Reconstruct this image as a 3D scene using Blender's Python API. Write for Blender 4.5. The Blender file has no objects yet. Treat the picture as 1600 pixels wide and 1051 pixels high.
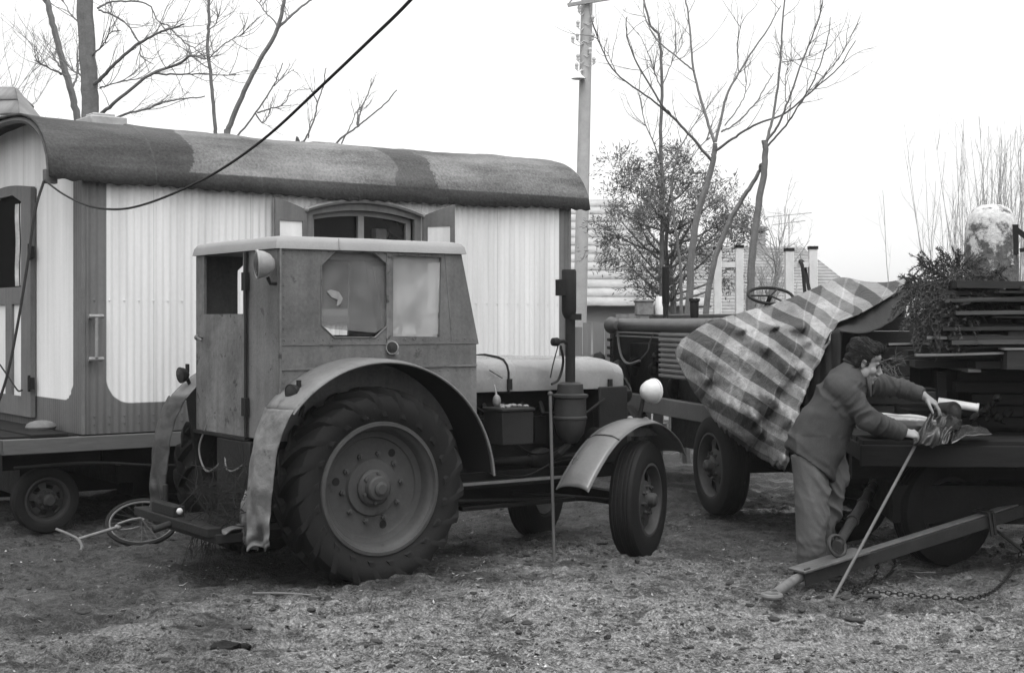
import bpy, bmesh, math, random
import numpy as np
from mathutils import Vector, Matrix, noise
from mathutils.geometry import tessellate_polygon
V = Vector
PI = math.pi
F, H, HY = 2222.0, 1.7, 500.0            # focal length in photo pixels, eye height (m), horizon row
HAZE = 0.0005                             # per metre
scene = bpy.context.scene
COL = scene.collection
rnd = random.Random(7)


def pt(px, py, Y):                        # measured position in the photo at a given distance -> world point
    return V(((px - 800) / F * Y, Y, H - (py - HY) / F * Y))


def gr(px, py):
    return pt(px, py, F * H / (py - HY))


def nz(p, s=1.0, o=0.0):
    return noise.noise(V((p[0] * s + o, p[1] * s + o * 1.7, p[2] * s - o)))


def fbm(x, y, s, oct=4, o=0.0):
    a, t, k = 1.0, 0.0, s
    for i in range(oct):
        t += a * noise.noise(V((x * k + o, y * k - o, o * .37 + i * 9.1)))
        a *= .5
        k *= 2.03
    return t


def smooth_path(pts, n=6):
    pts = [V(p) for p in pts]
    if len(pts) < 3:
        return [pts[0].lerp(pts[-1], i / n) for i in range(n + 1)]
    out = []
    P = [pts[0] * 2 - pts[1]] + pts + [pts[-1] * 2 - pts[-2]]
    for i in range(1, len(P) - 2):
        a, b, c, d = P[i - 1], P[i], P[i + 1], P[i + 2]
        for k in range(n):
            t = k / n
            out.append(.5 * ((2 * b) + (c - a) * t + (2 * a - 5 * b + 4 * c - d) * t * t + (3 * b - a - 3 * c + d) * t ** 3))
    out.append(pts[-1])
    return out


def interp(xs, ys, x):
    return float(np.interp(x, xs, ys))


class MB:
    """collects shapes for ONE mesh"""
    def __init__(s):
        s.v, s.f, s.uv = [], [], {}

    def add(s, vs, fs):
        o = len(s.v)
        s.v += [tuple(v) for v in vs]
        s.f += [tuple(i + o for i in f) for f in fs]
        return o

    def box(s, lo, hi, M=None):
        c = [(lo[0], lo[1], lo[2]), (hi[0], lo[1], lo[2]), (hi[0], hi[1], lo[2]), (lo[0], hi[1], lo[2]),
             (lo[0], lo[1], hi[2]), (hi[0], lo[1], hi[2]), (hi[0], hi[1], hi[2]), (lo[0], hi[1], hi[2])]
        if M:
            c = [M @ V(p) for p in c]
        s.add(c, [(3, 2, 1, 0), (4, 5, 6, 7), (0, 1, 5, 4), (1, 2, 6, 5), (2, 3, 7, 6), (3, 0, 4, 7)])
        return s

    def bar(s, p0, p1, w, h, up=(0, 0, 1)):
        p0, p1 = V(p0), V(p1)
        d = (p1 - p0).normalized()
        a = d.cross(V(up))
        if a.length < 1e-4:
            a = d.cross(V((1, 0, 0)))
        a.normalize()
        b = a.cross(d)
        a, b = a * w / 2, b * h / 2
        c = [p0 - a - b, p0 + a - b, p0 + a + b, p0 - a + b, p1 - a - b, p1 + a - b, p1 + a + b, p1 - a + b]
        s.add(c, [(0, 1, 2, 3), (7, 6, 5, 4), (0, 4, 5, 1), (1, 5, 6, 2), (2, 6, 7, 3), (3, 7, 4, 0)])
        return s

    def tube(s, pts, r, seg=8, cap=True, closed=False):
        pts = [V(p) for p in pts]
        n = len(pts)
        rs = r if isinstance(r, (list, tuple)) else [r] * n
        if len(rs) != n:
            rs = [float(np.interp(i / (n - 1), np.linspace(0, 1, len(rs)), rs)) for i in range(n)]
        vs, fs = [], []
        prev = None
        for i, p in enumerate(pts):
            if closed:
                d = pts[(i + 1) % n] - pts[i - 1]
            else:
                d = pts[min(i + 1, n - 1)] - pts[max(i - 1, 0)]
            if d.length < 1e-9:
                d = V((0, 0, 1))
            d.normalize()
            if prev is None:
                a = d.cross(V((0, 0, 1)))
                if a.length < .05:
                    a = d.cross(V((0, 1, 0)))
            else:
                a = prev - d * prev.dot(d)
                if a.length < 1e-6:
                    a = d.cross(V((0, 1, .3)))
            a.normalize()
            prev = a
            b = d.cross(a)
            for k in range(seg):
                t = 2 * PI * k / seg
                vs.append(p + (a * math.cos(t) + b * math.sin(t)) * rs[i])
        for i in range(n if closed else n - 1):
            j = (i + 1) % n
            for k in range(seg):
                l = (k + 1) % seg
                fs.append((i * seg + k, i * seg + l, j * seg + l, j * seg + k))
        if cap and not closed:
            fs.append(tuple(range(seg - 1, -1, -1)))
            fs.append(tuple((n - 1) * seg + k for k in range(seg)))
        s.add(vs, fs)
        return s

    def loft(s, rings, seg=20):
        """rings: (centre, half-axis A, half-axis B) -> closed elliptical tube"""
        vs, fs = [], []
        for c, A, B in rings:
            for k in range(seg):
                t = 2 * PI * k / seg
                vs.append(V(c) + V(A) * math.cos(t) + V(B) * math.sin(t))
        n = len(rings)
        for i in range(n - 1):
            for k in range(seg):
                l = (k + 1) % seg
                fs.append((i * seg + k, i * seg + l, (i + 1) * seg + l, (i + 1) * seg + k))
        fs.append(tuple(range(seg - 1, -1, -1)))
        fs.append(tuple((n - 1) * seg + k for k in range(seg)))
        s.add(vs, fs)
        return s

    def lathe(s, prof, o=(0, 0, 0), axis=(0, 0, 1), seg=32, loop=False, arc=None):
        o, ax = V(o), V(axis).normalized()
        a = ax.cross(V((0, 0, 1)))
        if a.length < .05:
            a = V((1, 0, 0))
        a.normalize()
        b = ax.cross(a)
        vs, fs = [], []
        n = len(prof)
        for k in range(seg):
            t = 2 * PI * k / seg
            dd = a * math.cos(t) + b * math.sin(t)
            for (r, z) in prof:
                vs.append(o + ax * z + dd * r)
        for k in range(seg):
            l = (k + 1) % seg
            for i in range(n if loop else n - 1):
                j = (i + 1) % n
                fs.append((k * n + i, l * n + i, l * n + j, k * n + j))
        s.add(vs, fs)
        return s

    def ball(s, c, r, seg=12, rings=8, M=None):
        if not isinstance(r, (tuple, list)):
            r = (r, r, r)
        vs, fs = [], []
        M = M or Matrix.Identity(3)
        c = V(c)
        for i in range(rings + 1):
            ph = PI * i / rings
            for k in range(seg):
                t = 2 * PI * k / seg
                vs.append(c + M @ V((r[0] * math.sin(ph) * math.cos(t), r[1] * math.sin(ph) * math.sin(t), r[2] * math.cos(ph))))
        for i in range(rings):
            for k in range(seg):
                l = (k + 1) % seg
                fs.append((i * seg + k, (i + 1) * seg + k, (i + 1) * seg + l, i * seg + l))
        s.add(vs, fs)
        return s

    def grid(s, nu, nv, fn, skip=None):
        vs = [fn(i / nu, j / nv) for j in range(nv + 1) for i in range(nu + 1)]
        fs = []
        for j in range(nv):
            for i in range(nu):
                if skip and skip((i + .5) / nu, (j + .5) / nv):
                    continue
                a = j * (nu + 1) + i
                fs.append((a, a + 1, a + nu + 2, a + nu + 1))
        s.add(vs, fs)
        return s

    def panel(s, loops, fn, t=.02):
        """flat sheet with holes; fn(u, v, w) maps to 3D, w in 0..t is the thickness"""
        flat = [p for lp in loops for p in lp]
        tris = tessellate_polygon([[V((p[0], p[1], 0)) for p in lp] for lp in loops])
        n = len(flat)
        vs = [fn(p[0], p[1], 0) for p in flat] + [fn(p[0], p[1], t) for p in flat]
        fs = [tuple(tr) for tr in tris] + [tuple(i + n for i in reversed(tr)) for tr in tris]
        o = 0
        for lp in loops:
            m = len(lp)
            for i in range(m):
                j = (i + 1) % m
                fs.append((o + i, o + j, o + j + n, o + i + n))
            o += m
        s.add(vs, fs)
        return s

    def build(s, name, mat, parent=None, smooth=True, bevel=0, ang=38, world=False, org=None, solid=0, fixn=False):
        vs = s.v
        me = bpy.data.meshes.new(name)
        if parent is None and org is None:
            A = np.array(vs)
            org = ((A[:, 0].min() + A[:, 0].max()) / 2, (A[:, 1].min() + A[:, 1].max()) / 2, A[:, 2].min())
        if world and parent is not None:
            org = parent.location
        if org is not None:
            vs = [(v[0] - org[0], v[1] - org[1], v[2] - org[2]) for v in vs]
        me.from_pydata(vs, [], s.f)
        if fixn:
            bm = bmesh.new()
            bm.from_mesh(me)
            bmesh.ops.recalc_face_normals(bm, faces=bm.faces)
            bm.to_mesh(me)
            bm.free()
        if s.uv:
            uvl = me.uv_layers.new(name='cloth')
            arr = np.zeros(len(me.loops) * 2, dtype=np.float32)
            li = np.zeros(len(me.loops), dtype=np.int32)
            me.loops.foreach_get('vertex_index', li)
            tab = np.array([s.uv.get(i, (0, 0)) for i in range(len(s.v))], dtype=np.float32)
            uvl.data.foreach_set('uv', tab[li].ravel())
        o = bpy.data.objects.new(name, me)
        COL.objects.link(o)
        if mat:
            me.materials.append(mat)
        if smooth:
            me.shade_smooth()
            me.set_sharp_from_angle(angle=math.radians(ang))
        if parent is not None:
            o.parent = parent
        elif org is not None:
            o.location = org
        if solid:
            m = o.modifiers.new('solid', 'SOLIDIFY')
            m.thickness = solid
            m.offset = 0
        if bevel:
            m = o.modifiers.new('bevel', 'BEVEL')
            m.width = bevel
            m.segments = 2
            m.limit_method = 'ANGLE'
            m.angle_limit = math.radians(40)
        return o


def tag(o, label, cat, group=None):
    o['label'] = label
    o['category'] = cat
    if group:
        o['group'] = group
    return o


def thing(name, label, cat, loc=(0, 0, 0), rz=0.0, group=None):
    o = bpy.data.objects.new(name, None)
    COL.objects.link(o)
    o.location = loc
    o.rotation_euler = (0, 0, rz)
    o.empty_display_size = .2
    return tag(o, label, cat, group)


def kids(o):
    return [c for c in bpy.data.objects if c.parent == o]


def copy_tree(o, parent=None):
    c = o.copy()
    COL.objects.link(c)
    if parent is not None:
        c.parent = parent
    for ch in kids(o):
        copy_tree(ch, c)
    return c


def fuse(mb, voxel, rounds=2, fac=.5):
    """merge overlapping closed shapes into one continuous skin; returns an MB"""
    me = bpy.data.meshes.new('tmp')
    me.from_pydata(mb.v, [], mb.f)
    o = bpy.data.objects.new('tmp', me)
    COL.objects.link(o)
    m = o.modifiers.new('r', 'REMESH')
    m.mode = 'VOXEL'
    m.voxel_size = voxel
    m2 = o.modifiers.new('s', 'SMOOTH')
    m2.factor = fac
    m2.iterations = rounds
    bpy.context.view_layer.update()
    dg = bpy.context.evaluated_depsgraph_get()
    ev = o.evaluated_get(dg)
    em = bpy.data.meshes.new_from_object(ev)
    r = MB()
    r.v = [tuple(v.co) for v in em.vertices]
    r.f = [tuple(p.vertices) for p in em.polygons]
    r.n = [tuple(v.normal) for v in em.vertices]
    bpy.data.objects.remove(o)
    bpy.data.meshes.remove(em)
    bpy.data.meshes.remove(me)
    return r


# ---------------------------------------------------------------- materials
class X:
    """a float socket with arithmetic"""
    def __init__(s, nt, k):
        s.nt, s.k = nt, k

    def op(s, name, *o, clamp=False):
        n = s.nt.nodes.new('ShaderNodeMath')
        n.operation = name
        n.use_clamp = clamp
        for i, q in enumerate((s,) + o):
            if isinstance(q, X):
                s.nt.links.new(q.k, n.inputs[i])
            else:
                n.inputs[i].default_value = q
        return X(s.nt, n.outputs[0])

    def __add__(s, o): return s.op('ADD', o)
    __radd__ = __add__
    def __mul__(s, o): return s.op('MULTIPLY', o)
    __rmul__ = __mul__
    def __sub__(s, o): return s.op('SUBTRACT', o)
    def __rsub__(s, o): return (s * -1) + o
    def __truediv__(s, o): return s.op('DIVIDE', o)
    def gt(s, o): return s.op('GREATER_THAN', o)
    def mx(s, o): return s.op('MAXIMUM', o)
    def mn(s, o): return s.op('MINIMUM', o)
    def abs(s): return s.op('ABSOLUTE')
    def pw(s, o): return s.op('POWER', o)
    def fr(s): return s.op('FRACT')
    def sat(s): return s.op('ADD', 0.0, clamp=True)
    def step(s, lo, hi): return ((s - lo) / (hi - lo)).sat()
    def mix(s, a, b): return (b - a) * s + a if isinstance(b, X) else (s * (-1) + 1) * a + s * b


class Mat:
    def __init__(s, name, coord='Object'):
        s.m = bpy.data.materials.new(name)
        s.m.use_nodes = True
        s.nt = s.m.node_tree
        s.b = s.nt.nodes['Principled BSDF']
        tc = s.nt.nodes.new('ShaderNodeTexCoord')
        s.co = tc.outputs[coord]
        s.b.inputs['Specular IOR Level'].default_value = .35

    def xyz(s):
        n = s.nt.nodes.new('ShaderNodeSeparateXYZ')
        s.nt.links.new(s.co, n.inputs[0])
        return [X(s.nt, n.outputs[i]) for i in range(3)]

    def noise(s, scale, detail=5, rough=.55, stretch=None, off=0.0, dist=0.0):
        src = s.co
        if stretch or off:
            mp = s.nt.nodes.new('ShaderNodeMapping')
            s.nt.links.new(s.co, mp.inputs[0])
            mp.inputs['Scale'].default_value = stretch or (1, 1, 1)
            mp.inputs['Location'].default_value = (off, off * 1.3, -off)
            src = mp.outputs[0]
        n = s.nt.nodes.new('ShaderNodeTexNoise')
        n.inputs['Scale'].default_value = scale
        n.inputs['Detail'].default_value = detail
        n.inputs['Roughness'].default_value = rough
        n.inputs['Distortion'].default_value = dist
        s.nt.links.new(src, n.inputs['Vector'])
        return X(s.nt, n.outputs[0])

    def vor(s, scale, feature='F1', stretch=None):
        src = s.co
        if stretch:
            mp = s.nt.nodes.new('ShaderNodeMapping')
            s.nt.links.new(s.co, mp.inputs[0])
            mp.inputs['Scale'].default_value = stretch
            src = mp.outputs[0]
        n = s.nt.nodes.new('ShaderNodeTexVoronoi')
        n.feature = feature
        n.inputs['Scale'].default_value = scale
        s.nt.links.new(src, n.inputs['Vector'])
        return X(s.nt, n.outputs[0])

    def out(s, val, rough=.8, bump=None, bd=.01, metal=0.0):
        if isinstance(val, X):
            cc = s.nt.nodes.new('ShaderNodeCombineColor')
            for i in range(3):
                s.nt.links.new(val.k, cc.inputs[i])
            s.nt.links.new(cc.outputs[0], s.b.inputs['Base Color'])
        else:
            s.b.inputs['Base Color'].default_value = (val, val, val, 1)
        if isinstance(rough, X):
            s.nt.links.new(rough.k, s.b.inputs['Roughness'])
        else:
            s.b.inputs['Roughness'].default_value = rough
        s.b.inputs['Metallic'].default_value = metal
        if bump is not None:
            n = s.nt.nodes.new('ShaderNodeBump')
            n.inputs['Distance'].default_value = bd
            n.inputs['Strength'].default_value = 1.0
            s.nt.links.new(bump.k, n.inputs['Height'])
            s.nt.links.new(n.outputs[0], s.b.inputs['Normal'])
        return s.m


def M(name, base, rough=.8, var=.3, sc=3.0, fvar=.15, fine=40.0, bd=.004, metal=0.0, streak=0.0, spots=None, stretch=None, spec=None):
    """weathered grey: slow blotches, fine grain, optional rain streaks and chipped / rusty spots (value, scale, threshold)"""
    m = Mat(name)
    m.b.inputs['Specular IOR Level'].default_value = spec if spec is not None else (.10 if base < .05 else .22)
    a, b = m.noise(sc, stretch=stretch), m.noise(fine, 4, .6, stretch=stretch, off=3.1)
    val = ((a - .5) * (2.6 * var) + (b - .5) * (2.6 * fvar) + 1.0) * base
    if streak:
        st = m.noise(sc * 4, 4, .6, (1, 1, .07), 5.0)
        val = val * ((st - .5) * (2.4 * streak) + 1.0)
    if spots:
        sp = m.noise(spots[1], 5, .7, off=9.0).step(spots[2], spots[2] + .05)
        val = sp.mix(val, spots[0])
    return m.out(val.mx(.004), (a - .5) * .3 + rough, b * .6 + a, bd, metal)


def glass(name, val=.06, rough=.1, clear=.5, var=.3, sc=4.0):
    m = Mat(name)
    a = m.noise(sc, 4)
    m.out(((a - .5) * (2.4 * var) + 1.0) * val, rough)
    tr = m.nt.nodes.new('ShaderNodeBsdfTransparent')
    mx = m.nt.nodes.new('ShaderNodeMixShader')
    fac = ((a - .5) * .5 + clear).sat()
    m.nt.links.new(fac.k, mx.inputs[0])
    o = m.nt.nodes['Material Output']
    m.nt.links.new(m.b.outputs[0], mx.inputs[1])
    m.nt.links.new(tr.outputs[0], mx.inputs[2])
    m.nt.links.new(mx.outputs[0], o.inputs[0])
    return m.m


def frosted(name, rough=.35, dirt=.35, val=.3):
    """misted pane: light comes through blurred"""
    m = Mat(name)
    a = m.noise(5, 4)
    m.out(((a - .5) * .9 + 1.0) * val, .6)
    rf = m.nt.nodes.new('ShaderNodeBsdfRefraction')
    rf.inputs['Roughness'].default_value = rough
    rf.inputs['IOR'].default_value = 1.02
    rf.inputs['Color'].default_value = (.95, .95, .95, 1)
    mx = m.nt.nodes.new('ShaderNodeMixShader')
    fac = ((a - .5) * .5 + dirt).sat()
    m.nt.links.new(fac.k, mx.inputs[0])
    o = m.nt.nodes['Material Output']
    m.nt.links.new(rf.outputs[0], mx.inputs[1])
    m.nt.links.new(m.b.outputs[0], mx.inputs[2])
    m.nt.links.new(mx.outputs[0], o.inputs[0])
    return m.m


K = {}
K['cab'] = M('cab_paint', 0.104, .55, .5, 2.6, .28, 50, .003, streak=.36, spots=(.05, 8, .62))
K['cab_worn'] = M('worn_sheet', 0.105, .65, .55, 4, .3, 30, .005, streak=.4, spots=(.035, 9, .59))
K['roofskin'] = M('cab_roof_cloth', 0.2, .7, .18, 2.5, .1, 70, .002)
K['dark'] = M('dark_steel', 0.016, .6, .4, 5, .2, 40, .004)
K['oily'] = M('oily_iron', 0.007, .5, .5, 8, .3, 50, .006)
K['inside'] = M('cab_inside', 0.012, .8, .3, 4)
K['tyre'] = M('tyre_rubber', 0.012, .7, .35, 3, .2, 60, .003, spots=(.05, 4, .66))
K['rim'] = M('rim_paint', 0.047, .5, .35, 4, .2, 40, .003, spots=(.03, 8, .64))
K['fender'] = M('mudguard_sheet', 0.115, .45, .4, 4, .2, 30, .004, spots=(.07, 6, .63))
K['ffender'] = M('front_mudguard_sheet', .07, .32, .35, 4, .2, 40, .002, spec=.5)
K['flap'] = M('crumpled_sheet', 0.105, .5, .6, 6, .3, 22, .01, spots=(.05, 5, .6))
K['bonnet'] = M('bonnet_paint', .16, .26, .3, 4, .15, 40, .002, spots=(.06, 7, .66), spec=.55)
K['lampshell'] = M('lamp_shell', .42, .35, .1, 5, .05)
K['lampgrey'] = M('lamp_grey', .2, .35, .2, 6, .1)
K['lens'] = M('lamp_glass', .03, .12, .2, 8, .05)
K['rod'] = M('iron_rod', .1, .6, .3, 10, .2)
K['wood'] = M('old_wood', .09, .85, .4, 3, .3, 30, .006, stretch=(.15, 1, 1))
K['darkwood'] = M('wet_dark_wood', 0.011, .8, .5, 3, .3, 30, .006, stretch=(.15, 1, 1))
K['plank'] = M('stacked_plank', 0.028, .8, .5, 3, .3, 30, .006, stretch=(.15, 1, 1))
K['paleplank'] = M('pale_plank', 0.13, .8, .4, 3, .25, 30, .005, stretch=(.15, 1, 1))
K['cable'] = M('cable_rubber', 0.025, .7, .2, 10)
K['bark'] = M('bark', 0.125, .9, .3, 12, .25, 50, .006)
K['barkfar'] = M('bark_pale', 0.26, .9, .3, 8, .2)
K['twig'] = M('twig_bark', 0.15, .9, .3, 8, .2)
K['skin'] = M('skin', 0.19, .5, .12, 14, .08, 90, .0008)
K['hair'] = M('dark_hair', 0.018, .5, .5, 30, .4, 120, .004, stretch=(1, 1, .4))
K['jacket'] = M('wool_jacket', .044, .95, .45, 4, .3, 160, .002, spec=.03, spots=(.085, 5.5, .66))
K['trouser'] = M('wool_trousers', 0.085, .95, .2, 6, .2, 160, .002, spec=.03)
K['shoe'] = M('muddy_leather', .05, .6, .4, 12)
K['canvas'] = M('dark_canvas', 0.03, .9, .3, 4, .2, 50, .004)
K['white'] = M('white_enamel', .6, .4, .06, 5, .04)
K['fir'] = M('fir_needles', 0.05, .7, .5, 6, .3, 50)
K['juniper'] = M('juniper_foliage', 0.115, .8, .5, 2, .3, 30)
K['chain'] = M('chain_iron', 0.014, .55, .4, 20)
# ---------------------------------------------------------------- world, sun, camera
w = bpy.data.worlds.new("World")
scene.world = w
w.use_nodes = True
nt = w.node_tree
sky = nt.nodes.new('ShaderNodeTexSky')
sky.sky_type = 'NISHITA'
sky.sun_disc = False
SUN_EL, SUN_AZ = math.radians(68), math.radians(170)      # azimuth clockwise from +Y
sky.sun_elevation = SUN_EL
sky.sun_rotation = SUN_AZ
sky.dust_density = 1.0
sky.air_density = 1.0
hs = nt.nodes.new('ShaderNodeHueSaturation')               # black-and-white film
hs.inputs['Saturation'].default_value = 0.0
nt.links.new(sky.outputs[0], hs.inputs['Color'])
# overcast dome: the cloud deck is brightest overhead
tcw = nt.nodes.new('ShaderNodeTexCoord')
sxyz = nt.nodes.new('ShaderNodeSeparateXYZ')
nt.links.new(tcw.outputs['Generated'], sxyz.inputs[0])
zz_ = X(nt, sxyz.outputs[2]).mx(0.0)
yy_ = X(nt, sxyz.outputs[1]).mx(0.0)
zen = zz_ * 3.3 + .40 + yy_ * yy_ * ((zz_ * -1 + 1.0).pw(6.0)) * .55      # bright bank of mist to the north
mul = nt.nodes.new('ShaderNodeVectorMath')
mul.operation = 'SCALE'
nt.links.new(hs.outputs[0], mul.inputs[0])
nt.links.new(zen.k, mul.inputs['Scale'])
nt.links.new(mul.outputs[0], nt.nodes['Background'].inputs['Color'])
nt.nodes['Background'].inputs['Strength'].default_value = 0.15
sd = bpy.data.lights.new('overcast_sun', 'SUN')
sd.energy = 1.1
sd.angle = math.radians(35)
so = bpy.data.objects.new('overcast_sun', sd)
COL.objects.link(so)
sv = V((math.sin(SUN_AZ) * math.cos(SUN_EL), math.cos(SUN_AZ) * math.cos(SUN_EL), math.sin(SUN_EL)))
so.rotation_euler = sv.to_track_quat('Z', 'Y').to_euler()
so.location = (0, 0, 30)
cd = bpy.data.cameras.new('camera')
cd.lens = 50.0
cd.sensor_width = 36.0
cd.shift_y = -25.5 / 1600
cd.clip_end = 3000
co = bpy.data.objects.new('camera', cd)
COL.objects.link(co)
co.location = (0, 0, H)
co.rotation_euler = (PI / 2, 0, 0)
scene.camera = co
scene.view_settings.view_transform = 'Standard'
scene.view_settings.look = 'None'
scene.view_settings.exposure = 0.4
scene.view_settings.gamma = 1.0
scene.cycles.max_bounces = 8
scene.cycles.transparent_max_bounces = 12
scene.cycles.volume_bounces = 2
scene.cycles.use_denoising = True

# ---------------------------------------------------------------- ground
def gh(x, y):
    if not (-9 < x < 9 and 5 < y < 24):
        return .25 * fbm(x, y, .02, 2) if abs(x) > 30 or y > 40 or y < -10 else 0.0
    h = .05 * fbm(x, y, .35, 2, 2.0) + .035 * fbm(x, y, 1.4, 3, 5.0)
    h += .030 * fbm(x, y, 5.0, 3, 1.0) + .014 * noise.noise(V((x * 19, y * 19, 7.7)))
    c = noise.noise(V((x * 13, y * 13, 4.2)))
    if c > .1:
        h += .035 * (c - .1)
    h -= .07 * math.exp(-((x - .95) ** 2 + (y - 10.6) ** 2) / .25)
    h -= .04 * math.exp(-((x - .1) ** 2 + (y - 11.4) ** 2) / .3)
    for c0 in (8.25, 7.55):                               # old wheel ruts crossing the yard
        d = y - (c0 + .10 * x + .12 * math.sin(x * .8 + c0))
        h += -.035 * math.exp(-(d / .11) ** 2) + .022 * math.exp(-((abs(d) - .2) / .08) ** 2) + .010 * math.sin(x * 42 + d * 20) * math.exp(-(d / .09) ** 2)
    h += .05 * math.exp(-((x + .75) ** 2 / .25 + (y - 9.15) ** 2 / .06))
    return h - .01


def axis(lo, hi, d, far_lo, far_hi, g=1.22):
    a = list(np.arange(lo, hi + 1e-6, d))
    s, x = d, hi
    while x < far_hi:
        s *= g
        x += s
        a.append(x)
    s, x = d, lo
    while x > far_lo:
        s *= g
        x -= s
        a.insert(0, x)
    return a


xs = axis(-5.5, 5.8, .026, -180, 180)
ys = axis(6.3, 13.5, .032, -30, 260, 1.12)
g = MB()
g.v = [(x, y, gh(x, y)) for y in ys for x in xs]
nx = len(xs)
g.f = [(j * nx + i, j * nx + i + 1, (j + 1) * nx + i + 1, (j + 1) * nx + i) for j in range(len(ys) - 1) for i in range(nx - 1)]
m = Mat('mud')
n1, n2, n3, n4 = m.noise(.45, 4), m.noise(4.0, 6, .65, off=2), m.noise(22, 6, .7, off=5), m.noise(90, 3, .6, off=8)
x_, y_, z_ = m.xyz()
# trodden mud, with pale leaf and straw litter on the open side; vehicle shade painted in
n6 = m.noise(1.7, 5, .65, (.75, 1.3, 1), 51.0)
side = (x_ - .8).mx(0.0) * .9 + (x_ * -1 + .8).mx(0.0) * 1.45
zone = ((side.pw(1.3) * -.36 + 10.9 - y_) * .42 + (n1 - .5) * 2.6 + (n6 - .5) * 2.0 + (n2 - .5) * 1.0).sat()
sheen_spot = ((((x_ - .5) / .8).pw(2.0) + ((y_ - 10.6) / .5).pw(2.0)) * -1 + 1.1 + (n6 - .5) * 2.0 + (n2 - .5) * 1.5).sat()   # sky sheen on the wet ground between the wheels, painted as pale colour
zone = zone.mx(sheen_spot * 1.3)
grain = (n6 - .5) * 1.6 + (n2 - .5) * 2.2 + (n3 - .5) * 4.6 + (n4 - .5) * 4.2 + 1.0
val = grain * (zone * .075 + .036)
n5 = m.noise(55, 6, .72, (1, .8, 1), 12.0)
val = val + n5.step(.48, .68) * (zone * .24 + .030)
dk = m.noise(5.5, 7, .72, (.7, .9, 1), 21.0).step(.55, .64)
val = dk.mix(val, val * .30)
dk2 = m.noise(17, 6, .72, (.8, .8, 1), 41.0).step(.56, .64)
val = dk2.mix(val, val * .30)
wet = m.noise(1.1, 5, .65, (.6, 1.4, 1), 31.0).step(.50, .66)
pud = (((x_ - .45) / .75).pw(2.0) + ((y_ - 10.75) / .55).pw(2.0)) * -1 + 1.15 + (n1 - .5) * 1.2 + (n2 - .5) * 1.6   # standing wet between the wheels
wet = wet.mx(pud.step(.1, .6))
val = val * (wet * -.22 + 1.0)
rough = (wet * -.62 + .85) + (n3 - .5) * .3
m.b.inputs['Specular IOR Level'].default_value = .38
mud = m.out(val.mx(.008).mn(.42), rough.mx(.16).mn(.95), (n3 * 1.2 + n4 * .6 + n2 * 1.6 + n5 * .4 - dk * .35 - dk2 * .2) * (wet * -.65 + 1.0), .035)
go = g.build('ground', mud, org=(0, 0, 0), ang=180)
go['kind'] = 'structure'

# leaf and clod litter trodden into the mud
m = Mat('litter')
a = m.noise(7.0, 4, .8)
litter = m.out((a - .42).mx(0.0) * 1.3 + .025, .8)
lt = MB()
r_ = random.Random(3)
for i in range(15000):
    y = 6.7 + 6.5 * r_.random() ** 1.5
    half = .37 * y
    x = r_.uniform(-half, half)
    dens = .35 + .65 * max(0, min(1, (x + 2.2) / 2.5))
    if noise.noise(V((x * .9, y * .9, 1))) + .4 < r_.random() * 1.1 or r_.random() > dens:
        continue
    z = gh(x, y) + .006
    a = r_.uniform(0, 2 * PI)
    L = r_.uniform(.005, .016) * (1.6 if r_.random() < .1 else 1)
    W = L * r_.uniform(.25, .8)
    if i % 3 == 0:
        L *= 1.9
        W = .0022
    ca, sa = math.cos(a), math.sin(a)
    k1, k2 = r_.uniform(-.3, .8) * L, r_.uniform(-.2, .9) * L
    P = [(-L, 0, k1), (0, -W, 0), (L, 0, k2), (0, W, r_.uniform(0, .3) * L), (0, 0, -.1 * L)]
    lt.add([(x + p[0] * ca - p[1] * sa, y + p[0] * sa + p[1] * ca, z + p[2]) for p in P], [(0, 1, 4), (1, 2, 4), (2, 3, 4), (3, 0, 4)])
lo_ = lt.build('leaf_litter', litter, ang=10)
lo_['kind'] = 'stuff'
lo_['label'] = 'trodden leaf scraps scattered over the muddy ground'
pb = MB()
for i in range(1500):
    y = 6.6 + 7.5 * r_.random() ** 1.4
    x = r_.uniform(-.38 * y, .38 * y)
    s_ = r_.uniform(.004, .012) * (1.9 if r_.random() < .08 else 1)
    z = gh(x, y) + s_ * .25
    Mx = Matrix.Rotation(r_.uniform(0, 6), 3, 'Z') @ Matrix.Rotation(r_.uniform(-.5, .5), 3, 'X')
    pb.ball((x, y, z), (s_ * 1.5, s_, s_ * .7), 5, 3, Mx)
for i in range(170):                                      # trodden lumps kicked up in clusters
    cx_, cy_ = r_.choice(((1.2, 8.0), (2.0, 8.6), (-.4, 7.6), (.6, 9.2), (-1.8, 7.8), (.4, 10.2), (1.6, 9.6), (-1.2, 8.4), (2.4, 7.6)))
    x, y = cx_ + r_.gauss(0, .6), cy_ + r_.gauss(0, .35)
    s_ = r_.uniform(.010, .030)
    o_ = len(pb.v)
    pb.ball((x, y, gh(x, y) + s_ * .05), (s_ * r_.uniform(1.0, 2.2), s_, s_ * .38), 8, 5, Matrix.Rotation(r_.uniform(0, 6), 3, 'Z'))
    for j in range(o_, len(pb.v)):
        p = pb.v[j]
        pb.v[j] = (p[0] + s_ * .5 * nz(p, 30), p[1] + s_ * .5 * nz(p, 30, 4), p[2] + s_ * .35 * nz(p, 40, 2))
po = pb.build('mud_clods', M('clod', .035, .9, .6, 9.0, .3), ang=20)
po['kind'] = 'stuff'
po['label'] = 'small clods and stones scattered in the mud'

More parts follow.
